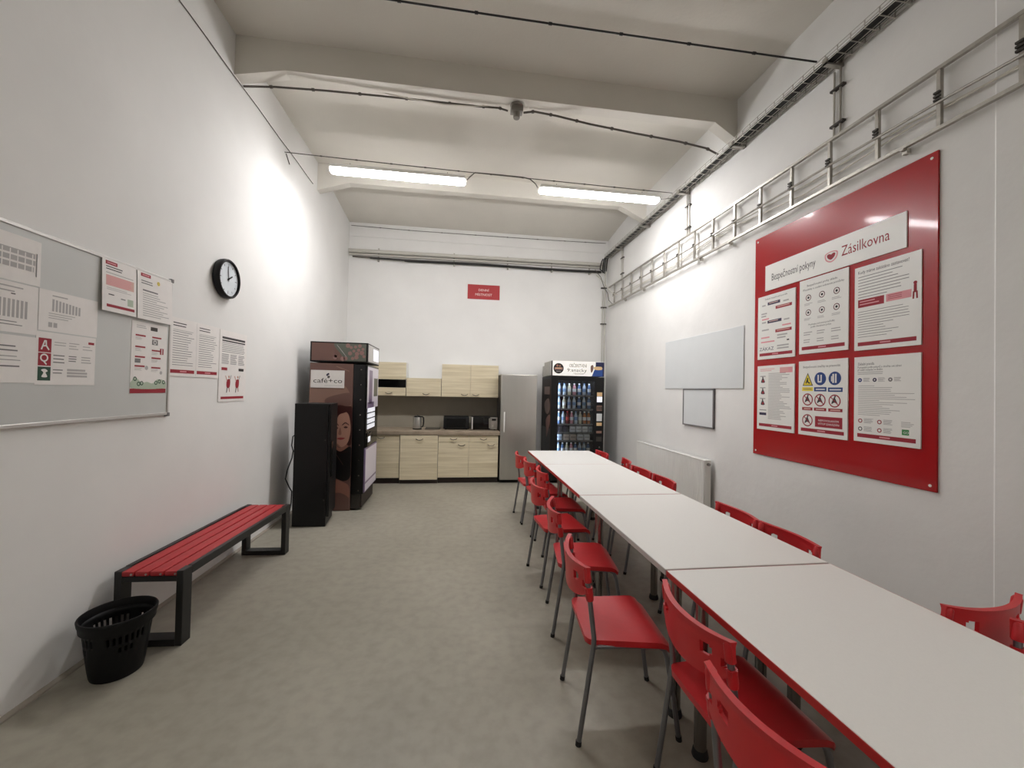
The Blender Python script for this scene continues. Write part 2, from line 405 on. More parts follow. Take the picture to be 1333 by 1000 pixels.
# ------------------------------------------------------------------ chairs
def back_x(y): return .03 - .052*(1-min(1, (y/.212)**2))
def make_chair():
    t = thing('plastic_chair', '', 'chair')
    # seat shell
    m = MB(); nx, ny = 14, 12; top = []
    def hw(s): return .188 + .025*min(1, s*1.15)
    for i in range(nx+1):
        s = i/nx; row = []
        for j in range(ny+1):
            q = -1 + 2*j/ny
            x = .03 + .395*s; y = hw(s)*q
            z = .452 - .010*(1-q*q)*math.sin(PI*min(1, s*1.1)) - (.035*((s-.82)/.18)**2 if s > .82 else 0) + .004*(1-s)
            # rounded plan corners
            c = max(0, abs(q)-.86)/.14; e = max(0, abs(s-.5)-.43)/.07
            k = c*c*e*e
            x += (-1 if s > .5 else 1)*.012*k; y -= (1 if q > 0 else -1)*.010*k
            row.append(m.bm.verts.new((x, y, z)))
        top.append(row)
    fs = [m.bm.faces.new((top[i][j], top[i+1][j], top[i+1][j+1], top[i][j+1])) for i in range(nx) for j in range(ny)]
    rim = [top[i][0] for i in range(nx+1)] + [top[nx][j] for j in range(1, ny+1)] + [top[i][ny] for i in range(nx-1, -1, -1)] + [top[0][j] for j in range(ny-1, 0, -1)]
    low = []; cxx = .23
    for v in rim:
        fr = max(0, (v.co.x-.36)/.06)
        low.append(m.bm.verts.new((v.co.x+(cxx-v.co.x)*.012, v.co.y*.985, v.co.z-.028+.012*min(1, fr))))
    n = len(rim); sk = [m.bm.faces.new((rim[k], low[k], low[(k+1) % n], rim[(k+1) % n])) for k in range(n)]
    inn = [m.bm.verts.new((v.co.x+(cxx-v.co.x)*.05, v.co.y*.95, .434-(.03 if v.co.x > .40 else 0))) for v in low]
    sk2 = [m.bm.faces.new((low[k], inn[k], inn[(k+1) % n], low[(k+1) % n])) for k in range(n)]
    m._fin(fs+sk+sk2, RED, True); m._fin([m.bm.faces.new(inn)], RED, False)
    m.build('seat', t, sharp=50)
    # backrest: curved wing with side notches and slots
    m = MB(); NY, NZ = 46, 20; W = .216
    F = {}; B = {}
    def zt(y): return .782 + .010*(abs(y)/W)**3
    def zb(y):
        a = abs(y)/W
        return .618 + .05*a**2.2 if a < .80 else .618+.05*.8**2.2 + (a-.8)*.15
    def V(i, k):
        y = -W + 2*W*i/NY; tt = k/NZ; z = zb(y) + (zt(y)-zb(y))*tt
        yy = y
        x = back_x(y) - .10*(z-.70)*.35 + .006*(1 if z > .77 else 0)*0
        th = .0065 + (.005*max(0, (tt-.86)/.14))
        return x, yy, z, th
    def hole(i, k):
        y = -W + 2*W*(i+.5)/NY; z0 = zb(y)+(zt(y)-zb(y))*(k+.5)/NZ
        a = abs(y)
        if .100 < a < .150 and .702 < z0 < .738:   # slot, rounded ends
            if (a < .108 or a > .142) and not .709 < z0 < .731: return False
            return True
        if a > .176 and .694 < z0 < .724: return True    # outer notch showing the tube
        return False
    for i in range(NY+1):
        for k in range(NZ+1):
            x, y, z, th = V(i, k)
            F[i, k] = m.bm.verts.new((x+th, y, z)); B[i, k] = m.bm.verts.new((x-th, y, z))
    cells = [[not hole(i, k) for k in range(NZ)] for i in range(NY)]
    fs = []
    ok = lambda i, k: 0 <= i < NY and 0 <= k < NZ and cells[i][k]
    for i in range(NY):
        for k in range(NZ):
            if not cells[i][k]: continue
            fs.append(m.bm.faces.new((F[i, k], F[i+1, k], F[i+1, k+1], F[i, k+1])))
            fs.append(m.bm.faces.new((B[i, k], B[i, k+1], B[i+1, k+1], B[i+1, k])))
            if not ok(i-1, k): fs.append(m.bm.faces.new((F[i, k], F[i, k+1], B[i, k+1], B[i, k])))
            if not ok(i+1, k): fs.append(m.bm.faces.new((F[i+1, k+1], F[i+1, k], B[i+1, k], B[i+1, k+1])))
            if not ok(i, k-1): fs.append(m.bm.faces.new((F[i+1, k], F[i, k], B[i, k], B[i+1, k])))
            if not ok(i, k+1): fs.append(m.bm.faces.new((F[i, k+1], F[i+1, k+1], B[i+1, k+1], B[i, k+1])))
    m._fin(fs, RED, True)
    for v in [v for v in m.bm.verts if not v.link_faces]: m.bm.verts.remove(v)
    def tubept(z, s):      # rear tube line
        return (.062 - .11*(z-.47)*1.15, s*(.200-.012*(z-.47)), z)
    for s in (-1, 1):
        m.tube([tubept(z, s) for z in (.638, .652, .697)], [.0165, .0185, .0185], RED, 14)
        m.tube([tubept(z, s) for z in (.720, .776, .784)], [.0175, .0165, .012], RED, 14)
    m.build('backrest', t, sharp=45)
    for s in (-1, 1):
        pts = [(0, s*.206, .012), (.030, s*.203, .22), (.055, s*.201, .40), (.061, s*.200, .44), (.062, s*.200, .47), (.058, s*.1995, .50)] + [tubept(z, s) for z in (.55, .64, .775)]
        m = MB(); m.tube(pts, .0115, TUBE, 12); lg = m.build('leg', t)
        m = MB(); m.tube([(-.002, s*.206, 0), (0, s*.206, .02)], .0135, RUBBER, 12); m.build('rubber_foot', lg)
        pts = [(.462, s*.192, .012), (.435, s*.189, .20), (.405, s*.186, .37), (.392, s*.184, .405), (.365, s*.183, .420), (.20, s*.183, .424), (.085, s*.186, .424)]
        m = MB(); m.tube(pts, .0115, TUBE, 12); lg = m.build('leg', t)
        m = MB(); m.tube([(.464, s*.192, 0), (.461, s*.192, .02)], .0135, RUBBER, 12); m.build('rubber_foot', lg)
    m = MB()
    for x in (.085, .345): m.tube([(x, -.186, .424), (x, .186, .424)], .009, TUBE, 10)
    m.tube([(.085, 0, .424), (.345, 0, .424)], .008, TUBE, 8)
    m.tube([(.058, -.199, .425), (.09, -.186, .424)], .009, TUBE, 8); m.tube([(.058, .199, .425), (.09, .186, .424)], .009, TUBE, 8)
    m.build('seat_frame', t)
    return t
CHAIR0 = None
def chair(cx, cy, deg, label, grp):
    """cx, cy: middle between the tips of the backrest; deg: direction the sitter faces"""
    global CHAIR0
    a = math.radians(deg); loc = (cx-.03*math.cos(a), cy-.03*math.sin(a), 0)
    if CHAIR0 is None:
        CHAIR0 = make_chair(); CHAIR0.location = loc; CHAIR0.rotation_euler = (0, 0, a); CHAIR0['label'] = label; CHAIR0['group'] = grp
        return CHAIR0
    return dup(CHAIR0, loc, a, label, grp)
GL = 'red chairs on the aisle side of the tables'; GR = 'red chairs on the wall side of the tables'
chair(.625, 1.968, -5, 'red chair pulled right out beside the grey-edged table, third from camera on aisle side', GL)
chair(.803, .905, 13, 'red chair closest to camera on aisle side, cut off by the bottom picture edge', GL)
chair(.895, 1.402, 0, 'red chair second from camera on aisle side, pushed in under the red table edge', GL)
chair(.708, 2.755, -8, 'red chair fourth from camera on aisle side, pulled out behind the fully visible one', GL)
chair(.722, 3.400, 5, 'red chair fifth from camera on aisle side, its seat fully outside the table', GL)
chair(.880, 3.985, -1, 'red chair sixth from camera on aisle side, seat half under the table', GL)
chair(.845, 4.510, 5, 'red chair last but one at the far end of the aisle side', GL)
chair(.812, 4.968, 4, 'red chair at the far end of the aisle side, nearest the fridge', GL)
chair(2.083, 1.345, 96, 'dark red chair on the wall side turned towards the back wall, backrest slots showing', GR)
chair(2.108, 1.025, 208, 'red chair nearest camera on wall side, only a backrest corner at right picture edge', GR)
chair(1.905, 2.105, 180, 'red chair below the safety board, nearer of two touching backs over the table edge', GR)
chair(1.910, 2.545, 178, 'red chair below the safety board, further of two touching backs over the table edge', GR)
chair(1.925, 3.540, 178, 'red chair with slots showing in front of the near end of the radiator', GR)
chair(1.915, 3.985, 181, 'red chair low over the table edge in front of the middle of the radiator', GR)
chair(1.960, 4.480, 165, 'red chair turned slightly, in front of the far end of the radiator', GR)
chair(1.900, 5.090, 180, 'red chair at the far end of the wall side, in front of the snack machine', GR)

# ------------------------------------------------------------------ bench and bin
t = thing('slatted_bench', 'long red slatted bench with black metal frame along the left wall', 'bench', (-1.795, 2.70, 0), math.radians(-2.4))
LB, WB = 1.42, .385
m = MB()
for k in range(4):
    x0 = -WB/2+.032 + k*.0815; m.box(x0, x0+.0715, .004, LB-.004, .418, .446, REDW, .004, 2)
    for yy in (.002,):
        m.lathe([(.006, 0), (.006, .004)], STEEL, (x0+.06, .0, .43), 10, 'y')
m.build('seat', t)
for y in (0, LB-.08):
    m = MB()
    m.box(-WB/2, -WB/2+.04, y, y+.08, 0, .45, BLACK, .003, 1); m.box(WB/2-.04, WB/2, y, y+.08, 0, .45, BLACK, .003, 1)
    m.box(-WB/2+.04, WB/2-.04, y+.005, y+.075, .385, .415, BLACK); m.box(-WB/2+.04, WB/2-.04, y, y+.08, 0, .04, BLACK)
    m.build('end_frame', t)
for s in (-1, 1):
    m = MB(); x = s*(WB/2-.014); m.box(x-.014, x+.014, .08, LB-.08, .40, .452, BLACK, .002, 1); m.build('side_rail', t)

t = thing('waste_basket', 'round black plastic basket with slotted sides in front of the bench end', 'bin', (-1.805, 2.502, .0005), .3)
m = MB(); n = 72; prof = [(.108, 0), (.112, .012), (.118, .05), (.126, .11), (.131, .152), (.134, .182), (.136, .198), (.141, .240), (.144, .265), (.147, .285)]
rows = [[m.bm.verts.new((r_*math.cos(2*PI*k/n), r_*math.sin(2*PI*k/n), z)) for k in range(n)] for r_, z in prof]
fs = []
for i in range(len(prof)-1):
    for k in range(n):
        q = k % 18
        slot = k % 2 == 0 and ((i == 6 and q < 13) or (i == 4 and 2 < q < 9))
        if not slot: fs.append(m.bm.faces.new((rows[i][k], rows[i][(k+1) % n], rows[i+1][(k+1) % n], rows[i+1][k])))
fs.append(m.bm.faces.new(rows[0][::-1])); m._fin(fs, BINB, True)
ob = m.build('basket', t); sm = ob.modifiers.new('thickness', 'SOLIDIFY'); sm.thickness = .0028; sm.offset = -1
m = MB(); m.lathe([(.146, .262), (.156, .262), (.158, .285), (.163, .300), (.166, .318), (.163, .324), (.157, .324), (.150, .306), (.147, .285)], BINB, n=48, cap=False)
m.build('rim', t)

# ------------------------------------------------------------------ left wall: whiteboard, papers, posters, clock
def on_left(y, z, off=0.):   # point on the left wall (lower left corner of a sheet)
    return (LXw(y)+off*1.0, y, z)
LWB = 2.05; y1w = 3.165; yl = y1w-LWB
t = thing('whiteboard', 'large aluminium-framed whiteboard on the left wall with papers on it', 'whiteboard', on_left(yl, 1.352), LA)
H = .953
m = MB(); m.box(.01, LWB-.01, -.016, -.002, .01, H-.01, BOARDW); m.build('writing_surface', t)
m = MB()
m.box(0, LWB, -.022, 0, H-.02, H, ALU, .003, 1); m.box(0, LWB, -.022, 0, 0, .02, ALU, .003, 1)
m.box(0, .018, -.022, 0, 0, H, ALU, .003, 1); m.box(LWB-.018, LWB, -.022, 0, 0, H, ALU, .003, 1)
m.build('frame', t)
for x in (.004, LWB-.004):
    for z in (.004, H-.004):
        m = MB(); m.box(x-.013, x+.013, -.025, -.001, z-.013, z+.013, INK, .004, 2); m.build('corner_cap', t)['label'] = 'dark grey corner cap'
def paper(name, y0, y1, z0, z1, label, fn, off=.0165, grp=None, cat='paper', t=.0012, base=PAPER, tilt=0.):
    s = Sheet((y1-y0), z1-z0, t, base); fn(s)
    o = s.build(name, None, (LXw(y0)+off, y0, z0), LA); o.rotation_euler = (tilt, 0, LA)
    tag(o, label, cat, grp); return o
def tabl(s):
    s.lines(.05, .30, .93, .75, 3, INKL, fill=.72, rag=.05)
    for k in range(9): s.rect(.07+.1*k, .32, .085+.1*k, .73, PAPER, 2)
    s.rect(.93, .28, .945, .80, INK, 2)
GP = 'papers on the whiteboard'
paper('notice_sheet', 1.945, 2.268, 2.034, 2.250, 'top left paper on the whiteboard with a grey table, cut by the picture edge', tabl, grp=GP)
def schedule(s):
    s.lines(.1, .08, .8, .26, 2, INKL, fill=.3); s.rect(.62, .22, .68, .24, INKD)
    for k in range(14): s.rect(.06+.058*k, .34, .095+.058*k, .70, INKL)
    s.lines(.1, .78, .8, .9, 2, INK, fill=.25)
paper('notice_sheet', 1.945, 2.262, 1.797, 2.028, 'middle left paper on the whiteboard with a dense column chart', schedule, grp=GP)
def letter(s):
    s.lines(.1, .22, .75, .40, 2, INK, fill=.3, rag=.1); s.lines(.1, .44, .8, .60, 2, INK, fill=.16, rag=.2); s.rect(.1, .64, .78, .67, INK); s.rect(.1, .82, .45, .85, INK)
paper('notice_sheet', 1.945, 2.258, 1.565, 1.785, 'bottom left paper on the whiteboard with a few typed lines', letter, grp=GP)
def grid(s):
    s.rect(.2, .10, .45, .13, INKL)
    for k in range(9): s.rect(.2+.055*k, .20+.01*k, .235+.055*k, .50, INKL)
    s.lines(.15, .55, .6, .72, 3, INKL, fill=.3); s.rect(.15, .78, .21, .90, INKL); s.rect(.23, .78, .29, .90, INKL)
paper('notice_sheet', 2.266, 2.585, 1.826, 2.030, 'curled paper right of the column chart, above the red and green emergency sheet', grid, grp=GP)
def emergency(s):
    s.rect(.04, .12, .235, .385, PRED); s.rect(.04, .40, .235, .64, PRED); s.rect(.04, .66, .235, .92, PDGRN)
    s.stroke([(.085, .33), (.13, .17), (.15, .17), (.155, .26), (.195, .33)], .007, PAPER, 2); s.stroke([(.105, .27), (.155, .26)], .007, PAPER, 2)
    s.ring(.13, .49, .013, .020, PAPER, 2); s.stroke([(.12, .55), (.165, .61)], .007, PAPER, 2)
    s.blob([(.09, .72), (.15, .70), (.19, .74), (.16, .77), (.185, .85), (.10, .85), (.125, .77)], PAPER, 2)
    s.rect(.86, .10, .97, .15, PRED)
    s.lines(.28, .17, .48, .27, 2, INKL, fill=.3); s.lines(.27, .42, .47, .62, 3, INK, fill=.3, rag=.15); s.lines(.27, .70, .44, .82, 2, INK, fill=.3, rag=.15)
    s.lines(.52, .16, .7, .32, 3, INKL, fill=.3); s.lines(.52, .42, .66, .56, 3, INK, fill=.4); s.lines(.76, .2, .95, .32, 2, INKL, fill=.25); s.lines(.74, .42, .95, .58, 3, INKL, fill=.4)
    s.lines(.50, .68, .86, .86, 3, INKL, fill=.7, rag=.2)
paper('notice_sheet', 2.258, 2.580, 1.556, 1.820, 'emergency contact sheet with two red squares and one green square', emergency, grp=GP)
def leaf1(s):
    s.rect(.09, .03, .42, .10, PRED); s.rect(.13, .055, .38, .075, PPINK, 2)
    s.lines(.1, .13, .58, .22, 2, INKD, fill=.4, rag=.1); s.rect(.1, .25, .9, .265, INKL)
    s.rect(.1, .30, .92, .50, PSALM); s.lines(.12, .31, .9, .5, 6, PPINK, 2, fill=.5, rag=.2)
    s.lines(.12, .54, .9, .60, 2, INKL, fill=.3); s.rect(.17, .66, .33, .68, INKD); s.rect(.52, .70, .66, .72, INK); s.rect(.72, .68, .90, .82, PSAGE)
    s.rect(.12, .86, .94, .915, PRED)
o = paper('notice_sheet', 2.592, 2.835, 1.988, 2.290, 'portrait leaflet at the top of the whiteboard with a pink block and red footer', leaf1, off=.033, grp=GP, tilt=-.03)
def leaf2(s):
    s.rect(.09, .02, .36, .09, PRED); s.rect(.13, .045, .32, .065, PPINK, 2)
    s.disc(.58, .145, .014, PYEL); s.ring(.58, .145, .006, .010, OLIVE, 2); s.lines(.1, .17, .48, .27, 2, INK, fill=.4); s.rect(.14, .36, .56, .39, INK)
    s.lines(.14, .43, .9, .95, 11, INKL, fill=.35, rag=.5)
paper('notice_sheet', 2.842, 3.150, 1.985, 2.288, 'leaflet in the upper right corner of the whiteboard with a yellow spot', leaf2, off=.035, grp=GP, tilt=-.035)
def infog(s):
    s.rect(.5, .045, .7, .10, LOUVRE); s.lines(.12, .05, .45, .10, 2, INKL, fill=.4)
    for u, v in ((.1, .18), (.55, .18), (.1, .34), (.55, .37), (.1, .48), (.55, .48), (.1, .61), (.55, .62)):
        s.rect(u, v, u+.27, v+.022, PRED); s.lines(u, v+.035, u+.2, v+.08, 3, INKL, fill=.35)
    s.rect(.55, .225, .72, .30, INK); s.ring(.635, .262, .009, .014, PAPER, 2); s.rect(.79, .34, .9, .43, PRED); s.stroke([(.845, .35), (.845, .42)], .008, PAPER, 2)
    s.rect(.1, .52, .25, .575, INK); s.disc(.42, .64, .014, INKL); s.disc(.84, .70, .012, INKL)
    s.blob([(.02, .93), (.05, .82), (.14, .78), (.3, .85), (.45, .84), (.6, .86), (.75, .80), (.95, .82), (.98, .93)], PSAGE)
    for u, v in ((.12, .80), (.22, .87), (.30, .86), (.70, .85), (.80, .83), (.93, .84)): s.ring(u, v, .008, .014, PDGRN, 2)
    s.rect(0, .935, 1, 1, PRED)
paper('infographic_sheet', 2.826, 3.132, 1.508, 1.968, 'illustrated sheet with red headings and footer at the right side of the whiteboard', infog, grp=GP)
# two A3 rule sheets and a poster straight on the wall
def rules(s):
    for u in (.03, .52):
        s.lines(u+.03, .08, u+.28, .17, 2, INKD, fill=.35); s.rect(u+.03, .20, u+.4, .21, INKL)
        s.lines(u+.03, .23, u+.43, .84, 15, INK, fill=.22, rag=.35); s.rect(u, .885, u+.44, .945, PRED); s.rect(u+.17, .905, u+.29, .925, PPINK, 2)
    s.rect(.497, .02, .501, .98, INKL)
o = paper('rules_poster', 3.172, 3.765, 1.628, 2.056, 'two-column rules poster on the wall right of the whiteboard', rules, off=.001, cat='poster', t=.004, grp='posters on the left wall')
def hygiene(s):
    s.rect(.08, .09, .93, .12, INKD); s.rect(.08, .135, .93, .155, INKD); s.lines(.08, .17, .93, .32, 6, INK, fill=.3, rag=.08)
    for u in (.08, .38, .68): s.lines(u, .33, u+.25, .48, 8, INK, fill=.4, rag=.3)
    s.rect(.08, .52, .28, .56, PRED); s.rect(.7, .52, .9, .56, LOUVRE)
    for u in (.33, .66):
        s.blob([(u-.06, .72), (u, .68), (u+.07, .70), (u+.05, .80), (u-.05, .80)], PRED); s.disc(u+.02, .65, .012, SKIN); s.stroke([(u-.03, .80), (u-.05, .87)], .012, INKD); s.stroke([(u+.03, .80), (u+.05, .86)], .012, SKIN2); s.stroke([(u-.04, .71), (u-.1, .64)], .01, SKIN)
        s.stroke([(u+.05, .70), (u+.1, .63)], .008, INK)
    s.rect(.08, .93, .92, .965, PRED)
o = paper('instruction_poster', 3.772, 4.205, 1.424, 2.050, 'portrait poster with two small red figures below the wall clock', hygiene, off=.001, cat='poster', t=.004, grp='posters on the left wall')
t = thing('wall_clock', 'round black-rimmed wall clock on the left wall above the posters', 'clock', (LXw(3.80)+.001, 3.80, 2.49), LA)
m = MB(); m.lathe([(.15, 0), (.166, -.006), (.170, -.03), (.168, -.05), (.160, -.058), (.150, -.058), (.146, -.048)], BLACKP, n=48, axis='y', cap=False); m.build('rim', t)
m = MB(); m.lathe([(.0, -.040), (.148, -.040)], DIAL, n=48, axis='y', cap=False)
m.lathe([(.15, -.001), (.149, -.03)], BLACKP, n=32, axis='y'); fc = m.build('dial', t)
m = MB()
for k in range(12):
    a = 2*PI*k/12; L = .018 if k % 3 else .028
    m.bar((math.sin(a)*.13, -.0408, math.cos(a)*.13), (math.sin(a)*(.13-L), -.0408, math.cos(a)*(.13-L)), .005, .0006, LOUVRE, up=(0, 1, 0))
m.build('hour_mark', fc)
for nm, a, L, w in (('minute_hand', -.12, .105, .008), ('hour_hand', 1.02, .065, .011)):
    m = MB(); m.bar((-math.sin(a)*.02, -.044, -math.cos(a)*.02), (math.sin(a)*L, -.044, math.cos(a)*L), w, .0015, BLACKP, up=(0, 1, 0)); m.build(nm, t)
m = MB(); m.lathe([(.006, -.05), (.006, -.04)], BLACKP, n=14, axis='y'); m.build('hand_pin', t)

# ------------------------------------------------------------------ right wall: safety board, two boards, radiator
RA = -PI/2
WP, HP = 1.513, 2.075
t = thing('safety_board', 'large glossy red safety instruction board with white posters on the right wall', 'board', (XR, 3.57, 1.018), RA)
m = MB(); m.box(0, WP, -.012, -.0005, 0, HP, PANEL, .002, 1); m.build('backing_panel', t)
for x in (.035, WP-.035):
    for z in (.035, HP-.035):
        m = MB(); m.lathe([(.0075, -.0145), (.009, -.012)], WHITE, (x, 0, z), 14, 'y'); m.build('screw', t)['label'] = 'white screw head'
def plate(name, ya, yb, z0, z1, fn, lab=None):
    s = Sheet(ya-yb, z1-z0, .008, WHITE); fn(s); o = s.build(name, t); o.location = (3.57-ya, -.012, z0-1.018)
    if lab: o['label'] = lab
    return o
def header(s):
    s.text('Bezpečnostní pokyny', .065, .655, .066, INKD, width=.38)
    s.blob([(.515, .42), (.545, .36), (.575, .36), (.605, .42), (.598, .62), (.56, .72), (.522, .62)], PPINK)
    s.blob([(.523, .44), (.548, .39), (.572, .39), (.597, .44), (.59, .60), (.56, .68), (.53, .60)], PAPER, 2)
    s.blob([(.531, .46), (.545, .43), (.56, .46), (.575, .43), (.589, .46), (.583, .56), (.56, .63), (.537, .56)], PRED, 3)
    s.text('Zásilkovna', .63, .635, .078, PRED, width=.285)
plate('header_plate', 3.428, 2.224, 2.556, 2.792, header, 'white title plate with dark and red lettering')
def foot_(s): s.rect(.06, .905, .94, .95, PRED); s.rect(.42, .92, .58, .935, PPINK, 2)
def pA(s):
    s.text('Základní bezpečnostní pravidla', .2, .068, .014, INKD, width=.6)
    for u, v, w, c, h in ((.28, .115, .34, PNAVY, .045), (.5, .20, .42, PRED, .045), (.28, .40, .38, PNAVY, .045), (.5, .56, .42, PRED, .045)):
        s.rect(u, v, u+w, v+h, c); s.lines(u+.04, v+.012, u+w-.04, v+.036, 1, PSALM, 2, rag=.2)
    s.text('ZÁKAZ', .06, .865, .032, PNAVY, width=.4)
    for u, v, w, c in ((.12, .14, .1, INKL), (.7, .14, .14, INKL), (.1, .27, .16, INKL), (.1, .31, .14, INKL), (.12, .36, .2, PPINK), (.12, .41, .12, INKL), (.72, .42, .14, INKL), (.68, .50, .22, PPINK), (.12, .53, .2, INKL), (.1, .65, .24, PPINK), (.1, .72, .38, PPINK), (.55, .64, .26, INKL), (.55, .68, .22, INKL), (.55, .80, .3, INKL), (.55, .84, .3, INKL)):
        s.rect(u, v, u+w, v+.022, c)
    s.rect(.8, .73, .86, .75, INKD); foot_(s)
plate('poster', 3.515, 3.085, 1.918, 2.512, pA, 'poster with dark and red tags')
def pB(s):
    s.text('Bezpečnostní prvky skladu', .17, .10, .017, INKD, width=.62); s.text('Přestávky a osobní ochranné pomůcky', .08, .15, .016, INKD, width=.84)
    for j, v in enumerate((.25, .45)):
        for u in (.2, .49, .78):
            s.ring(u, v, .020, .026, INKD); s.ring(u, v, .020, .022, PRED, 2); s.disc(u, v, .010, INKD); s.lines(u-.09, v+.075, u+.09, v+.11, 2, INKL, fill=.4)
    s.text('Používejte ochranné prostředky', .21, .625, .014, INKD, width=.54); s.text('podle charakteru práce', .26, .66, .014, INKD, width=.42)
    for v in (.71, .81):
        for u in (.2, .49, .78): s.lines(u-.10, v, u+.10, v+.06, 2, INKL, fill=.4)
    foot_(s)
plate('poster', 3.041, 2.611, 1.931, 2.545, pB, 'poster with six ringed pictograms')
def pC(s):
    s.text('Kudy máme zakázáno zastavovat?', .06, .085, .024, INKD, width=.78)
    s.lines(.06, .12, .85, .40, 8, INK, fill=.2, rag=.6)
    s.rect(.06, .395, .48, .49, PRED); s.lines(.09, .415, .46, .48, 2, PPINK, 2, fill=.4); s.rect(.51, .395, .87, .48, PPINK); s.lines(.54, .41, .84, .47, 3, PRED, 2, fill=.25)
    s.stroke([(.92, .36), (.92, .43)], .018, PRED); s.stroke([(.90, .43), (.895, .50)], .010, PRED); s.stroke([(.94, .43), (.945, .50)], .010, PRED); s.disc(.92, .335, .011, PRED)
    s.lines(.06, .54, .95, .87, 11, INK, fill=.18, rag=.6); foot_(s)
plate('poster', 2.564, 2.138, 1.916, 2.514, pC, 'poster with a red and pink block and a red figure')
def pD(s):
    s.lines(.08, .05, .5, .1, 2, PPINK, fill=.35); s.rect(.63, .04, .95, .12, PPINK); s.lines(.65, .05, .93, .115, 3, PSALM, 2)
    for v in (.22, .40, .57):
        s.rect(.08, v-.06, .24, v-.05, INK); s.blob([(.11, v+.04), (.15, v-.03), (.17, v-.03), (.22, v+.04)], INKD); s.disc(.17, v+.02, .012, PRED, 2); s.disc(.16, v-.035, .008, INKD, 2)
    s.rect(.07, .735, .27, .775, PNAVY); s.rect(.07, .69, .27, .70, INK)
    s.lines(.32, .12, .93, .84, 30, INKL, fill=.4, rag=.5); foot_(s)
plate('poster', 3.512, 3.085, 1.262, 1.856, pD, 'poster with three small pictograms down its left side')
def pE(s):
    s.text('Bezpečnostní značky na pracovišti', .10, .095, .018, INKD, width=.76)
    s.poly([(.09, .335), (.205, .16), (.32, .335)], INKD); s.poly([(.115, .325), (.205, .183), (.295, .325)], PYEL, 2)
    s.stroke([(.17, .30), (.20, .25), (.21, .29), (.25, .30)], .010, INKD, 3); s.disc(.205, .24, .007, INKD, 3)
    for u in (.47, .76):
        s.disc(u, .245, .052, PBLUE); 
    for u in (.43, .49): s.stroke([(u, .20), (u, .28)], .012, PAPER, 2)
    s.stroke([(.43, .285), (.49, .285)], .012, PAPER, 2)
    for u in (.73, .78): s.stroke([(u, .195), (u, .295)], .014, PAPER, 2)
    s.stroke([(.70, .22), (.70, .28)], .008, PAPER, 2)
    s.rect(.08, .355, .32, .405, PYEL); s.rect(.345, .355, .60, .41, PBLUE); s.rect(.63, .36, .91, .415, PBLUE)
    s.rect(.11, .372, .29, .388, OLIVE, 2); s.rect(.38, .375, .57, .392, BOARDG, 2); s.rect(.66, .38, .88, .397, BOARDG, 2)
    for u, v in ((.205, .52), (.47, .525), (.76, .53), (.205, .80)):
        s.disc(u, v, .050, PRED); s.disc(u, v, .041, PAPER, 2); s.blob([(u-.06, v+.04), (u-.03, v-.02), (u, v-.05), (u+.03, v-.01), (u+.06, v+.04), (u, v+.02)], INKD, 3); s.stroke([(u-.065, v-.045), (u+.065, v+.045)], .007, PRED, 4); s.disc(u+.01, v-.055, .007, INKD, 3)
    for u0, u1 in ((.085, .315), (.345, .60), (.64, .91)): s.rect(u0, .625, u1, .665, PRED); s.rect(u0+.04, .638, u1-.04, .652, PSALM, 2)
    s.rect(.37, .735, .91, .875, PRED); s.text('NEPOVOLANÝM', .64, .80, .016, PAPER, 2, 'c', .40); s.text('VSTUP ZAKÁZÁN', .64, .843, .016, PAPER, 2, 'c', .42)
    foot_(s)
plate('poster', 3.041, 2.611, 1.262, 1.870, pE, 'poster with yellow, blue and red safety signs')
def pF(s):
    s.text('Základní pravidla', .06, .10, .020, INKD, width=.27); s.text('Postupujte podle pokynů a chraňte své zdraví', .06, .135, .014, INKD, width=.68); s.text('při každé manipulaci se zbožím', .06, .165, .014, INKD, width=.40)
    s.lines(.06, .18, .5, .22, 2, INKL, fill=.4)
    for u, c in ((.10, PBLUE), (.34, PNAVY), (.58, INK)): s.disc(u, .275, .014, c); s.disc(u, .275, .005, PAPER, 2); s.lines(u+.055, .25, u+.17, .30, 4, INKL, fill=.5)
    s.lines(.07, .34, .93, .70, 17, INKL, fill=.3, rag=.75)
    for u, v, c in ((.11, .755, PRED), (.42, .755, PRED), (.11, .85, INKD), (.42, .85, PRED)): s.ring(u, v, .009, .015, c); s.lines(u+.06, v-.03, u+.22, v+.03, 5, INKL, fill=.5)
    s.lines(.74, .735, .93, .80, 4, INKL, fill=.4); s.rect(.75, .815, .85, .875, PGRN); s.text('GO', .77, .86, .016, PAPER, 2)
    foot_(s)
plate('poster', 2.562, 2.138, 1.268, 1.868, pF, 'poster with text lines and a small green sign')

m = MB(); w = 5.265-3.72
m.box(0, w, -.010, -.001, 0, .64, BOARDG, .002, 1); o = m.build('blank_board', None, (XR, 5.265, 1.645), RA)
tag(o, 'wide blank pale board on the right wall between the radiator and the red board', 'board')
t = thing('small_whiteboard', 'small square framed whiteboard hung directly below the wide blank board', 'whiteboard', (XR-.001, 4.79, 1.190), RA)
m = MB(); m.box(.012, .606, -.018, -.002, .012, .44, BOARDG); m.build('writing_surface', t)
m = MB(); m.box(0, .618, -.024, 0, 0, .016, INK, .002, 1); m.box(0, .618, -.024, 0, .436, .452, INK, .002, 1); m.box(0, .016, -.024, 0, 0, .452, INK, .002, 1); m.box(.602, .618, -.024, 0, 0, .452, INK, .002, 1); m.build('frame', t)['label'] = 'grey frame'

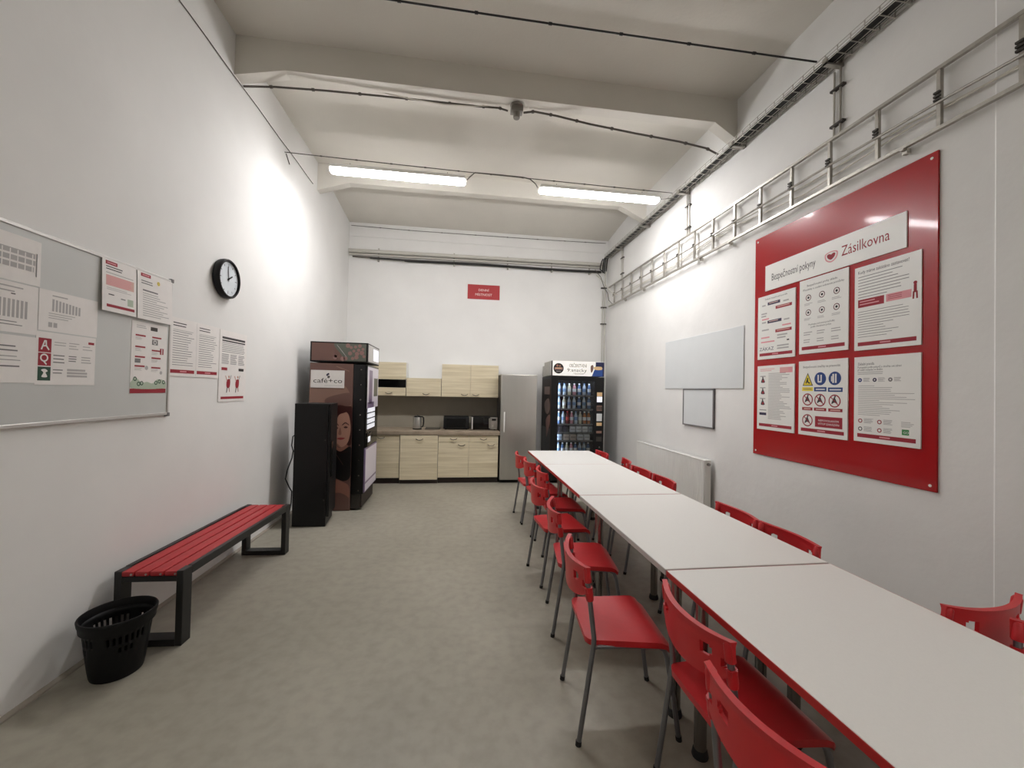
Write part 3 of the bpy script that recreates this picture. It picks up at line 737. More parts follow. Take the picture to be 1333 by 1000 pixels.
t = thing('radiator', 'white ribbed panel radiator under the boards on the right wall', 'radiator', (XR, 5.90, .24), RA)
LR = 1.72
m = MB()
pts = []; n = 52
for k in range(n):
    x = .012 + (LR-.024)*k/n; d = (LR-.024)/n
    pts += [(x, -.112), (x+d*.62, -.112), (x+d*.74, -.107), (x+d*.90, -.107)]
pts += [(LR-.012, -.112), (LR-.012, -.055), (.012, -.055)]
m.prism(pts, .015, .585, WHITE, 'xy'); m.build('front_panel', t)
m = MB(); m.box(0, LR, -.115, -.035, .585, .602, WHITE, .006, 3)
for k in range(60): m.box(.03+k*.0275, .042+k*.0275, -.10, -.05, .599, .6025, INKL)
m.build('top_grille', t)
for x in (0, LR-.006):
    m = MB(); m.box(x, x+.006, -.112, -.035, .01, .59, WHITE, .002, 1); m.build('side_panel', t)
m = MB(); m.box(.05, LR-.05, -.055, -.035, .02, .58, WHITE); m.build('rear_panel', t)
m = MB(); m.lathe([(.0, .0), (.016, .0), (.018, .012), (.014, .03), (.0, .034)], CHROME, (LR, -.073, .555), 16, 'x'); m.build('bleed_valve', t)['label'] = 'chrome valve'
for x in (.25, LR-.25):
    m = MB(); m.box(x-.02, x+.02, -.034, -.001, .08, .52, WHITE); m.build('wall_bracket', t)
m = MB(); m.tube([(LR-.06, -.07, .02), (LR-.06, -.07, -.06), (LR-.06, -.07, -.24)], .009, WHITE, 10); m.tube([(LR-.12, -.07, .02), (LR-.12, -.07, -.24)], .009, WHITE, 10); m.build('supply_pipe', t)

# ------------------------------------------------------------------ sign on the back wall
s = Sheet(.60, .272, .006, SIGNR)
s.text('DENNÍ', .5, .44, .042, SIGNT, 1, 'c', .32); s.text('MÍSTNOST', .5, .76, .046, SIGNT, 1, 'c', .52)
o = s.build('door_plate_sign', None, (.163, YB-.0005, 3.263), 0); o.name = 'wall_sign'
tag(o, 'small red sign with two lines of white lettering high on the back wall', 'sign')

# ------------------------------------------------------------------ ceiling lamps and wires
def lamp(x0, x1, y, z, label):
    t = thing('strip_light', label, 'lamp', ((x0+x1)/2, y, z), 0, 'strip lights on the wire across the room'); L = (x1-x0)/2
    m = MB(); m.box(-L+.004, L-.004, -.074, .074, .034, .082, WHITE, .012, 2); m.build('housing', t)
    m = MB()
    prof = [(.070*math.cos(a), .033-.040*math.sin(a)) for a in [PI*k/12 for k in range(13)]]
    xs = [-L-.0, -L+.012, -L+.03, L-.03, L-.012, L]; sc = [.55, .86, 1, 1, .86, .55]
    R = [[m.bm.verts.new((x, py*s_, .033-(.033-pz)*s_)) for py, pz in prof] for x, s_ in zip(xs, sc)]
    fs = [m.bm.faces.new((A[k], A[k+1], B[k+1], B[k])) for A, B in zip(R, R[1:]) for k in range(12)]
    fs += [m.bm.faces.new((A[12], A[0], B[0], B[12])) for A, B in zip(R, R[1:])]
    m._fin(fs, LAMP, True); m._fin([m.bm.faces.new(R[0]), m.bm.faces.new(R[-1][::-1])], LAMP, True); m.build('diffuser', t)
    for x in (-L*.72, L*.72):
        m = MB(); m.tube([(x, 0, .083), (x, 0, .128)], .003, LOUVRE, 6); m.build('hanger', t)
    return t
LY = 4.9
lamp(-1.51, .05, LY, 4.058, 'left of the two lit strip lights hanging on the wire under the ceiling')
lamp(.96, 2.53, LY, 4.042, 'right of the two lit strip lights, close to the cable tray')
def fill_lamp(x0, x1, y, z, label):     # unseen fill lamp added to brighten the near end; opaque housing, lights downwards
    t = thing('fill_light', label, 'lamp', ((x0+x1)/2, y, z), 0); L = (x1-x0)/2
    m = MB(); m.box(-L, L, -.10, .10, .06, .09, WHITE, .004, 1)
    for s_ in (-1, 1): m.box(-L, L, s_*.11-.01, s_*.11+.01, -.03, .09, WHITE); m.box(s_*(L+.01)-.01, s_*(L+.01)+.01, -.12, .12, -.03, .09, WHITE)
    m.build('housing', t)
    m = MB(); m.box(-L+.02, L-.02, -.08, .08, .03, .045, LAMPFILL); m.build('diffuser', t)
    m = MB(); m.tube([(0, 0, .09), (0, 0, ZC-z-.001)], .008, STEEL, 8); m.build('hanger', t)
fill_lamp(-1.51, .05, -2.2, 3.4, 'left added fill lamp hanging unseen behind the camera')
fill_lamp(.96, 2.53, -2.2, 3.4, 'right added fill lamp hanging unseen behind the camera')
def wire(name, pts, r_, m_, label, cat='cable', grp=None, n=8):
    m = MB(); m.tube(pts, r_, m_, n); o = m.build(name); return tag(o, label, cat, grp)
def sag(a, b, d, n=16):
    a = Vector(a); b = Vector(b); return [a.lerp(b, k/n) - Vector((0, 0, d*4*(k/n)*(1-k/n))) for k in range(n+1)]
def clipped(name, pts, r_, m_, label, clips=10):
    t = thing(name, label, 'cable', tuple(pts[0])); o0 = Vector(pts[0])
    m = MB(); m.tube([Vector(p)-o0 for p in pts], r_, m_, 8); m.build('wire', t)
    P = [Vector(p)-o0 for p in pts]
    for k in range(1, clips):
        q = k/clips*(len(P)-1); i = int(q); p = P[i].lerp(P[min(i+1, len(P)-1)], q-i); d = (P[min(i+1, len(P)-1)]-P[i]).normalized()
        m = MB(); m.tube([p-d*.012, p+d*.012], r_*1.6, m_, 8); m.build('clip', t)
    return t
clipped('suspension_wire', sag((LXw(LY), LY+.0, 4.245), (2.724, LY, 4.19), .008), .005, CABLE, 'thin wire across the room from which the two strip lights hang', 12)
wire('lamp_cable', [(.055, LY, 4.10), (.10, LY-.01, 4.15), (.16, LY-.014, 4.205), (.45, LY-.016, 4.206), (.75, LY-.016, 4.203), (.84, LY-.014, 4.19), (.91, LY-.01, 4.14), (.95, LY, 4.09)], .007, CABLE, 'short dark cable linking the two strip lights')
wire('lamp_cable', [(2.54, LY, 4.09), (2.60, LY, 4.10), (2.722, LY+.01, 4.125)], .005, CABLE, 'short cable from the right strip light to the cable tray')
YC = 4.02
clipped('ceiling_cable', [(LXw(YC), YC, 4.345), (-1.75, YC, 4.372), (-1.3, YC, 4.392), (-.8, YC, 4.402), (-.3, YC, 4.408), (.15, YC, 4.412), (.36, YC, 4.42), (.45, YC, 4.40)], .009, CABLE, 'dark cable along the near beam from the left wall to the junction box', 8)
clipped('ceiling_cable', [(.61, YC, 4.40), (.72, YC, 4.425), (.95, YC, 4.408), (1.3, YC, 4.362), (1.8, YC, 4.318), (2.3, YC, 4.283), (2.62, YC, 4.243), (2.76, YC, 4.19)], .010, CABLE, 'dark cable from the junction box to the tray on the right', 8)
wire('loose_cable', [(-.75, YC-.02, 4.42), (-.5, YC-.022, 4.392), (-.2, YC-.024, 4.376), (.1, YC-.022, 4.392), (.25, YC-.022, 4.415)], .005, CABLEW, 'thin pale cable sagging beside the beam cable left of the junction box')
t = thing('junction_box', 'grey junction box with a spout hanging from the middle of the near beam', 'junction box', (.53, 3.955, 4.4295))
m = MB(); m.box(-.06, .06, -.045, .045, -.085, -.022, BOXG, .006, 2); m.build('housing', t)
m = MB(); m.lathe([(.062, -.03), (.066, -.014), (.05, 0)], BOXG, n=24); m.build('cap', t)
m = MB(); m.lathe([(.030, -.140), (.034, -.132), (.034, -.085)], BOXG, n=20); m.build('spout', t)
clipped('suspension_wire', sag((LXw(2.85), 2.85, 4.27), (2.724, 2.77, 4.19), .01), .0065, CABLEK, 'dark wire crossing the room nearest the camera, under the front ceiling bay', 9)
wire('wall_cable', [(LXw(y)+.008, y, 4.315-.004*math.sin(y*7)) for y in [2.0+.25*k for k in range(16)]], .004, CABLE, 'thin cable running high along the top of the left wall')
wire('wall_cable', [(LXw(LY)+.008, LY+.02, 4.24), (LXw(LY)+.008, LY+.12, 4.17)], .005, CABLE, 'short cable end on the left wall below the lamp wire')
# back wall cables and pipes
clipped('wall_cable', [(LXw(YB)+.03, YB-.008, 4.475), (-.8, YB-.008, 4.458), (.6, YB-.008, 4.462), (1.9, YB-.008, 4.47), (XR-.05, YB-.008, 4.485)], .005, CABLE, 'thin dotted cable at the top of the back wall', 9)
t = thing('pipe_run', 'pale pipe and dark cables running the width of the back wall', 'pipe', (0, YB-.001, 3.95))
m = MB(); m.tube([(LXw(YB)+.01, -.05, .06), (XR-.12, -.05, .10)], .034, PVC, 14); m.build('pipe', t)['label'] = 'pale pipe'
m = MB(); m.tube([(LXw(YB)+.01, -.035, .0), (XR-.12, -.035, .035)], .018, PVC, 12); m.build('pipe', t)
m = MB()
for k, (dz, dy) in enumerate(((-.045, -.05), (-.06, -.062), (-.055, -.035), (-.07, -.045))):
    m.tube([(LXw(YB)+.08+.3*k, dy, dz), (-.9, dy, dz-.005), (.4, dy, dz+.012), (1.6, dy, dz+.0), (XR-.15, dy, dz+.01)], .012, CABLEK if k % 2 else CABLE, 8)
m.build('cable_bundle', t)['label'] = 'dark cables'
for x in (-1.45, -.1, .9, 1.75, 2.5):
    m = MB(); m.box(x-.012, x+.012, -.09, 0, -.105, -.085, STEEL); m.box(x-.012, x+.012, -.012, 0, -.10, .14, STEEL); m.build('bracket', t)
# ------------------------------------------------------------------ cable tray under the ceiling along the right wall
t = thing('cable_tray', 'steel mesh cable tray full of dark cables high along the right wall', 'cable tray', (XR-.001, 0, 4.13))
TX0, TX1 = -.142, -.022
m = MB(); ya, yb = .2, 7.36
for x, z in ((TX0, .055), (TX0, .028), (TX0, 0), (TX0+.06, 0), (TX1, 0), (TX1, .028), (TX1, .055)): m.tube([(x, ya, z), (x, yb, z)], .0032, STEEL, 5)
for k in range(int((yb-ya)/.1)+1):
    y = ya+.1*k; m.tube([(TX0, y, .055), (TX0, y, -.004), (TX1, y, -.004), (TX1, y, .055)], .0045, STEEL, 5)
m.build('mesh_basket', t)
m = MB()
for k in range(14):
    x = TX0+.014+(TX1-TX0-.028)*((k*5) % 14)/13; z = .012+.014*(k % 3); pts = []
    for q in range(37):
        y = ya+(yb-ya)*q/36; pts.append((x+.006*math.sin(q*1.3+k), y, z+.003*math.sin(q*.9+2*k)))
    if k < 6: pts += [(x, yb+.06, z-.03), (x, yb+.09, z-.10), (x-.01, yb+.10, z-.26)]
    m.tube(pts, .0105 if k % 2 else .009, CABLEK, 7)
m.build('cable_bundle', t)['label'] = 'dark cables'
for y in (2.70, 3.75, 4.75, 5.8, 6.8):
    m = MB(); m.box(TX0-.01, 0, y-.018, y+.018, -.022, -.008, STEEL); m.box(-.012, 0, y-.018, y+.018, -.022, .07, STEEL); m.box(TX0-.01, TX0+.002, y-.018, y+.018, -.022, .03, STEEL); m.build('bracket', t)
# cable ladder
t = thing('cable_ladder', 'long steel cable ladder fixed on edge along the right wall above the boards', 'cable ladder', (XR-.015, 0, 3.2))
for z, rr in ((.365, .013), (0, .013)):
    m = MB(); m.box(-.045, -.020, .3, 7.32, z-.012, z+.012, STEEL, .002, 1); m.build('side_rail', t)
ys = [2.03+.36*k for k in range(-4, 15)]
for y in ys:
    m = MB(); m.box(-.040, -.016, y-.012, y+.012, 0, .365, STEEL, .002, 1); m.build('rung', t)
    if y > 1.5:
        m = MB()
        for k in range(3 if y < 3.2 else 2): m.box(-.056, -.040, y-.016, y+.016, .165+.022*k, .177+.022*k, LOUVRE)
        m.build('cable_clip', t)
m = MB(); m.tube([(-.046, .3, .06), (-.046, 1.2, .12), (-.046, 2.03, .155), (-.046, 2.75, .168), (-.046, 3.8, .170), (-.046, 5.2, .172), (-.046, 6.9, .17), (-.046, 7.1, .15)], .009, STEEL, 8); m.build('conduit', t)
for j, (p0, p1, p2) in enumerate((((.0, .03, .04), (.06, .09, .05), (.10, .05, .03)), ((.02, .06, .08), (.03, .02, .02), (.08, .03, .09)))):
    m = MB(); m.tube([(-.012-.008*j, .3, .03+p0[0]), (-.012-.008*j, 1.4, .05+p0[1]), (-.010, 2.2, .09+p1[0]), (-.012, 3.0, .05+p1[1]), (-.012, 3.9, .07+p2[0]), (-.012, 5.2, .05+p2[1]), (-.012, 6.8, .04+p2[2])], .006, CABLEW, 6); m.build('cable', t)
for y in (.9, 2.22, 3.9, 4.42, 5.9, 6.6):
    m = MB(); m.box(-.03, 0, y-.015, y+.015, -.045, -.012, STEEL); m.box(-.055, 0, y-.012, y+.012, -.025, -.012, STEEL); m.build('wall_bracket', t)
# vertical supports between tray and ladder
for y, lab in ((2.72, 'pair of thin vertical conduits with clips above the red safety board'), (4.75, 'pair of vertical conduits between tray and ladder above the wide blank board'), (6.80, 'pair of vertical conduits near the back corner under the tray')):
    t = thing('conduit_pair', lab, 'conduit', (XR-.001, y, 3.58), 0, 'conduits between tray and ladder')
    for dy in (-.026, .026):
        m = MB(); m.tube([(-.014, dy, 0), (-.014, dy, .525)], .0085, STEEL if dy < 0 else PVC, 10); m.build('conduit', t)
    for z in (.10, .38):
        m = MB(); m.box(-.03, 0, -.06, .05, z-.008, z+.008, LOUVRE); m.build('clip', t)
# corner conduit down the back wall and a few looping cables
t = thing('corner_conduit', 'pale conduit running down the back right corner behind the snack machine', 'conduit', (XR-.05, YB-.022, 2.0))
m = MB(); m.tube([(0, 0, -1.8), (0, 0, 1.92)], .014, PVC, 12); m.build('conduit', t)
m = MB(); m.tube([(-.05, 0, -.0), (-.05, 0, 1.55)], .010, PVC, 10); m.build('conduit', t)
for z in (.9, 1.22, 1.6):
    m = MB(); m.box(-.08, .03, -.018, .021, z-.01, z+.01, LOUVRE); m.build('clip', t)
wire('loop_cable', [(2.64, YB-.02, 3.84), (2.70, YB-.03, 3.80), (2.76, 7.42, 3.68), (2.785, 7.30, 3.55), (2.785, 7.15, 3.44), (2.782, 6.98, 3.36), (2.788, 6.82, 3.31)], .007, CABLEW, 'pale cable looping from the pipes into the far end of the ladder')
wire('loop_cable', [(2.58, YB-.11, 3.92), (2.69, YB-.13, 3.78), (2.745, 7.36, 3.56), (2.75, 7.20, 3.42), (2.745, 7.12, 3.27), (2.755, 6.98, 3.18)], .006, CABLE, 'darker cable hanging in a loop at the far end of the ladder')
wire('tray_drop_cable', [(XR-.16, 7.38, 4.12), (XR-.17, 7.42, 4.08), (XR-.19, 7.42, 4.0), (XR-.20, 7.42, 3.93), (XR-.10, 7.43, 3.86)], .010, CABLEK, 'black cable bending from the tray end down to the back wall pipes')

# ------------------------------------------------------------------ kitchen
YF = 6.83
def handle(parent, x, z, y, w=.11):
    m = MB(); pts = [(-w/2, 0, 0), (-w/2+.004, -.018, -.004), (-w/4, -.028, -.016), (0, -.030, -.021), (w/4, -.028, -.016), (w/2-.004, -.018, -.004), (w/2, 0, 0)]
    m.tube(pts, .0065, CHROME, 8); o = m.build('handle', parent, (x, y, z)); return o
def base_unit(x0, x1, label, fronts, yf=YF, zb=.095, depth=.58, carc=.80):
    t = thing('kitchen_base_cabinet', label, 'cabinet', ((x0+x1)/2, yf, 0), 0, 'kitchen base cabinets'); cx = (x0+x1)/2; w = (x1-x0)/2
    m = MB()
    m.box(-w, -w+.016, .019, depth, zb, carc, WHITE); m.box(w-.016, w, .019, depth, zb, carc, WHITE); m.box(-w+.016, w-.016, .019, depth, zb, zb+.016, WHITE); m.box(-w+.016, w-.016, depth-.01, depth, zb+.016, carc, WHITE); m.box(-w+.016, w-.016, .019, depth, carc-.016, carc, WHITE)
    m.build('carcass', t)
    m = MB(); m.box(-w, w, .045, .06, 0, zb, DARKBR); m.build('plinth', t)
    for nm, a, b, z0, z1, hx, hz in fronts:
        m = MB(); m.box(a-cx+.0015, b-cx-.0015, 0, .018, z0, z1, WOOD, .0015, 1); d = m.build(nm, t)
        if hx is not None: handle(d, hx-cx, hz, 0)
    return t
base_unit(-1.52, -.905, 'left base cabinet partly hidden by the coffee machine, handle at its upper left', [('door', -1.52, -.905, .10, .797, -1.20, .765)])
base_unit(-.895, -.285, 'wide single-front base cabinet with one centred handle under the kettle', [('door', -.895, -.285, .070, .797, -.585, .742)], yf=YF-.02, zb=.065)
base_unit(-.280, .722, 'right base cabinet with two drawers above two doors under the microwaves', [
    ('drawer', -.280, .226, .690, .797, -.03, .748), ('drawer', .226, .722, .690, .797, .47, .748),
    ('door', -.280, .226, .10, .686, .105, .648), ('door', .226, .722, .10, .686, .60, .648)])
m = MB(); m.box(-1.94, .744, YF-.025, YB-.013, .803, .868, WORKTOP, .008, 3); o = m.build('worktop'); tag(o, 'long taupe worktop over the base cabinets with kettle and microwaves', 'worktop')
m = MB(); m.box(-1.94, .775, YB-.012, YB-.0005, .8685, 1.435, SPLASH); o = m.build('splashback_panel'); tag(o, 'taupe splashback panel between the worktop and the wall cabinets', 'splashback')
m = MB(); m.box(-.53, -.27, 7.10, 7.46, .869, .876, BLACKG, .003, 1); o = m.build('cooktop'); tag(o, 'flat black cooktop in the worktop between kettle and microwave', 'cooktop')
YU = 7.22
def wall_unit(x0, x1, z0, z1, label):
    t = thing('kitchen_wall_cabinet', label, 'cabinet', ((x0+x1)/2, YU, z0), 0, 'kitchen wall cabinets'); w = (x1-x0)/2; h = z1-z0; d = YB-YU-.002
    m = MB()
    m.box(-w, -w+.016, .019, d, 0, h, WHITE); m.box(w-.016, w, .019, d, 0, h, WHITE); m.box(-w+.016, w-.016, .019, d, 0, .016, WHITE); m.box(-w+.016, w-.016, .019, d, h-.016, h, WHITE); m.box(-w+.016, w-.016, d-.008, d, .016, h-.016, WHITE)
    m.build('carcass', t); return t, (x0+x1)/2
t, cx = wall_unit(-1.66, -.875, 1.436, 2.020, 'left wall cabinet with a dark glass strip across its flap')
w = (-.875+1.66)/2
m = MB(); m.box(-w+.0015, w-.0015, 0, .018, .285, .582, WOOD, .0015, 1); m.build('upper_flap', t)
m = MB(); m.box(-w+.0015, w-.0015, .002, .016, .143, .284, BLACKG); m.build('glass_strip', t)['label'] = 'dark glass strip'
m = MB(); m.box(-w+.0015, w-.0015, 0, .018, .001, .142, WOOD, .0015, 1); d = m.build('lower_flap', t); handle(d, .105, .055, 0)
t, cx = wall_unit(-.868, -.268, 1.436, 1.755, 'short middle wall cabinet, lower than its two neighbours'); w = .30
m = MB(); m.box(-w+.0015, w-.0015, 0, .018, .001, .317, WOOD, .0015, 1); d = m.build('door', t); handle(d, .04, .050, 0)
t, cx = wall_unit(-.262, .744, 1.436, 2.012, 'right wall cabinet with two doors beside the fridge'); w = (.744+.262)/2
for a, b, hx in ((-w, 0, -.10), (0, w, .10)):
    m = MB(); m.box(a+.0015, b-.0015, 0, .018, .001, .574, WOOD, .0015, 1); d = m.build('door', t); handle(d, hx, .050, 0)
# kettle
t = thing('electric_kettle', 'brushed steel electric kettle with black handle on the worktop', 'kettle', (-.655, 7.12, .8685), -.25)
m = MB(); m.lathe([(.072, 0), (.078, .004), (.078, .016), (.07, .018)], BLACKP, n=28); m.build('power_base', t)
m = MB(); m.lathe([(.068, .018), (.073, .03), (.071, .10), (.066, .17), (.061, .205), (.058, .212)], STAIN, n=32); m.prism([(-.060, .17), (-.085, .205), (-.055, .205)], -.014, .014, STAIN, 'xz'); m.build('body', t)
m = MB(); m.lathe([(.060, .210), (.060, .220), (.05, .230), (.012, .235), (.012, .245), (0, .247)], BLACKP, n=28); m.build('lid', t)
m = MB(); m.tube([(.055, 0, .215), (.085, 0, .222), (.108, 0, .20), (.112, 0, .14), (.108, 0, .08), (.092, 0, .045), (.066, 0, .04)], [.011, .012, .013, .012, .011, .010, .009], BLACKP, 10); m.build('handle', t)
# microwaves
t = thing('microwave_oven', 'all-black microwave on the worktop, left of the one with a silver panel', 'microwave', (.01, 7.10, .8685), 0)
m = MB(); m.box(-.222, .222, .012, .34, .012, .222, BLACKP, .008, 2); m.build('housing', t)
m = MB(); m.box(-.218, .218, -.006, .012, .014, .220, BLACKP, .006, 2); d = m.build('door', t)
m = MB(); m.box(-.165, .165, -.0075, -.005, .045, .190, BLACKG, .001, 1); m.build('window', d)
for x in (-.18, .18):
    for y in (.05, .30):
        m = MB(); m.lathe([(.014, 0), (.012, .013)], RUBBER, (x, y, 0), 12); m.build('foot', t)
t = thing('microwave_oven', 'black microwave with a silver control panel next to the fridge', 'microwave', (.50, 7.08, .8685), 0)
m = MB(); m.box(-.228, .228, .012, .34, .012, .226, BLACKP, .006, 2); m.build('housing', t)
m = MB(); m.box(-.226, .095, -.006, .012, .014, .224, BLACKG, .004, 2); d = m.build('door', t)
m = MB(); m.box(-.226, -.205, -.008, -.004, .014, .224, ALU); m.build('trim_strip', d)
m = MB(); m.box(.075, .093, -.022, -.006, .03, .208, STAIN, .004, 2); m.build('door_handle', d)
m = MB(); m.box(.100, .226, -.006, .012, .014, .224, STAIN, .003, 1); p = m.build('control_panel', t); p['label'] = 'silver control panel'
for z in (.065, .115):
    m = MB(); m.lathe([(.017, -.022), (.019, -.006)], STAIN, (.163, 0, z), 18, 'y'); m.build('knob', p)
m = MB(); m.box(.125, .20, -.0075, -.005, .165, .20, BLACKG); m.build('display', p)
for x in (-.18, .18):
    for y in (.05, .30):
        m = MB(); m.lathe([(.014, 0), (.012, .013)], RUBBER, (x, y, 0), 12); m.build('foot', t)
# fridge
t = thing('tall_fridge', 'tall stainless steel single-door fridge right of the kitchen units', 'fridge', (1.06, 6.80, 0), 0)
m = MB(); m.box(-.312, .312, .055, .66, .05, 1.835, LOUVRE, .006, 2); m.build('cabinet', t)['label'] = 'dark grey body'
m = MB(); m.box(-.312, .312, 0, .05, .055, 1.845, STAIN, .014, 3); d = m.build('door', t)
m = MB(); m.box(-.262, -.240, -.045, -.030, .865, 1.205, WHITE, .005, 2)
for z in (.885, 1.185): m.box(-.259, -.243, -.031, 0, z-.012, z+.012, ALU)
m.build('handle', d)
m = MB(); m.box(-.305, .305, .06, .60, .0, .05, BLACKP); m.build('plinth', t)
m = MB(); m.box(-.312, .312, .06, .65, 1.836, 1.85, ALU, .003, 1); m.build('top_cover', t)

# ------------------------------------------------------------------ hot drink machine against the left wall, front towards the aisle
VX0, VX1, VY0, VY1 = -1.833, -1.137, 5.38, 6.14
t = thing('coffee_machine', 'tall coffee vending machine with a printed side panel against the left wall', 'vending machine', ((VX0+VX1)/2, (VY0+VY1)/2, 0), 0)
cx, cy = (VX0+VX1)/2, (VY0+VY1)/2; w = (VX1-VX0)/2; d = (VY1-VY0)/2
m = MB(); m.box(-w, w-.175, -d+.012, d, .0, 1.872, BLACKP, .004, 1); m.build('cabinet', t)
m = MB(); m.box(w-.172, w-.02, -d+.005, d, .205, 1.865, BLACKP, .010, 2)
dr = m.build('door', t)
m = MB()
for k in range(9): m.lathe([(.009, -.004), (.010, 0)], CHROME, (w-.075, -d+.005, .255+k*.193), 12, 'y')
m.build('rivet', dr)['label'] = 'silver rivets'
m = MB(); m.box(w-.168, w-.06, -d+.02, d-.02, .02, .20, LOUVRE, .004, 1); m.box(w-.06, w-.04, -d+.04, d-.02, .03, .20, DARKBR); m.build('base', t)
# printed side panel
s = Sheet(.523, 1.86, .010, BROWN)
s.blob([(0, .13), (.35, .12), (.8, .15), (.97, .24), (.9, .32), (.6, .33), (.3, .36), (0, .36)], BROWN2)
s.blob([(.42, .30), (.36, .25), (.55, .22), (.95, .20), (.99, .27), (.8, .30), (.55, .33)], BROWN, 2)
s.blob([(.44, .40), (.50, .33), (.66, .285), (.85, .29), (1.0, .30), (1.0, .40), (1.0, .50), (.95, .56), (.60, .50), (.48, .47)], HAIR, 3)
s.blob([(.55, .44), (.60, .36), (.74, .325), (.90, .34), (.965, .41), (.965, .48), (.90, .545), (.76, .57), (.64, .545), (.57, .50)], SKIN, 4)
s.blob([(.57, .41), (.62, .345), (.76, .315), (.88, .325), (.82, .335), (.70, .35), (.62, .40)], HAIR, 6)
s.blob([(.57, .46), (.60, .50), (.66, .54), (.76, .568), (.66, .552), (.59, .51)], SKIN2, 5)
s.blob([(.78, .415), (.85, .400), (.93, .415), (.93, .420), (.85, .408), (.78, .422)], HAIR, 6)
s.blob([(.59, .420), (.64, .406), (.69, .418), (.69, .424), (.64, .413), (.59, .427)], HAIR, 6)
s.blob([(.81, .435), (.86, .427), (.91, .435), (.86, .441)], HAIR, 6); s.blob([(.61, .440), (.65, .433), (.69, .440), (.65, .446)], HAIR, 6)
s.blob([(.72, .44), (.74, .44), (.765, .478), (.73, .488), (.69, .478)], SKIN2, 5)
s.blob([(.66, .512), (.74, .504), (.85, .508), (.76, .520)], LIPS, 6)
s.blob([(.62, .545), (.72, .575), (.90, .55), (.92, .60), (.80, .63), (.62, .61)], SKIN2, 3)
s.blob([(0, .66), (.3, .60), (.58, .575), (.75, .60), (.97, .565), (1.0, .62), (1.0, .76), (.85, .80), (.55, .77), (.3, .78), (0, .80)], CLOTH, 5)
s.stroke([(.66, .62), (.82, .69)], .004, BROWN, 6); s.stroke([(.62, .61), (.92, .60)], .006, HAIR, 6)
s.blob([(.5, .80), (.62, .785), (.85, .81), (.97, .84), (.96, .93), (.7, 1.0), (.45, .98), (.40, .88)], SKIN2, 3)
s.blob([(.52, .85), (.6, .84), (.66, .86), (.6, .885), (.53, .89)], HAIR, 4)
s.blob([(.55, .9), (.75, .88), (.98, .92), (.98, 1.0), (.6, 1.0)], BROWN, 5)
s.stroke([(.61, .02), (.90, .05)], .01, BROWN2, 2)
o = s.build('side_panel', t); o.location = (-w, -d+.012, .008); o['label'] = 'brown side panel printed with a woman in black'
s = Sheet(.405, .222, .004, PAPER)
s.text('café+co', .08, .72, .060, LOUVRE, width=.86)
s.blob([(.46, .30), (.47, .22), (.53, .16), (.55, .24), (.51, .28), (.50, .33)], PNAVY); s.blob([(.49, .40), (.52, .30), (.57, .34), (.55, .44), (.51, .45)], INK)
s.ring(.53, .40, .006, .012, LOUVRE, 2); s.rect(.40, .86, .95, .875, INKL)
o = s.build('logo_plate', t); o.location = (-w+.012, -d+.0016, 1.558); o['label'] = 'white logo plate'
# header light box
m = MB(); m.box(-w-.004, w-.0, -d, d, 1.888, 2.142, BLACKP, .004, 1); hd = m.build('header_box', t)
s = Sheet(.66, .222, .003, BROWN)
s.blob([(.40, .05), (.6, .0), (1, .0), (1, 1), (.6, 1), (.55, .7)], DUSK)
s.stroke([(.46, .10), (.64, .78)], .006, INKL, 2)
for u, v in ((.66, .12), (.72, .22), (.80, .18), (.88, .12), (.94, .30), (.86, .36), (.77, .42), (.70, .56), (.83, .58), (.92, .52), (.96, .72), (.82, .78), (.62, .86), (.44, .72), (.43, .80), (.57, .88), (.75, .85)): s.disc(u, v, .018+.012*random.random(), CHERRY, 3, 14)
o = s.build('header_picture', hd); o.location = (-w+.016, -d-.0, 1.904)
m = MB(); m.box(w, w+.004, -d+.03, d-.03, 1.905, 2.125, ALU); m.box(w+.004, w+.006, -.05, d-.08, 1.935, 2.095, LABELW); m.build('front_header', hd)
# aisle-side front: printed pane, four lit selection labels, dispensing bay, lower pane
m = MB(); m.box(w-.02, w, -d+.012, d-.01, .80, 1.862, BLACKG, .004, 1)
m.box(w, w+.002, -d+.03, d-.03, 1.30, 1.84, LILAC); m.box(w+.002, w+.003, -d+.12, -d+.32, 1.36, 1.80, PURP); m.box(w+.002, w+.003, -d+.05, -d+.45, 1.26, 1.38, PURP); m.box(w+.002, w+.003, .05, .30, 1.45, 1.70, DUSK)
fp = m.build('front_panel', dr)
m = MB()
for k in range(4): m.box(w+.002, w+.006, -d+.06, d-.24, 1.03+.072*k, 1.085+.072*k, LABELW)
m.build('selection_label', dr)['label'] = 'four lit white labels'
m = MB(); m.box(w, w+.012, -d+.05, -.05, .80, .98, BLACKG, .004, 2); m.box(w+.012, w+.014, -.30, -.16, .86, .93, LABELW); m.build('dispensing_bay', dr)
m = MB(); m.box(w-.02, w+.001, -d+.012, d-.01, .225, .79, PURP, .004, 1); m.box(w+.001, w+.003, -d+.03, d-.05, .36, .77, LILAC); m.box(w+.001, w+.003, -d+.03, d-.05, .24, .33, LILAC); m.build('lower_panel', dr)
m = MB(); m.tube([(w+.002, -d+.03, .92), (w+.02, -d+.03, .94), (w+.02, -d+.03, 1.0), (w+.002, -d+.03, 1.02)], .006, CHROME, 8); m.build('door_handle', dr)

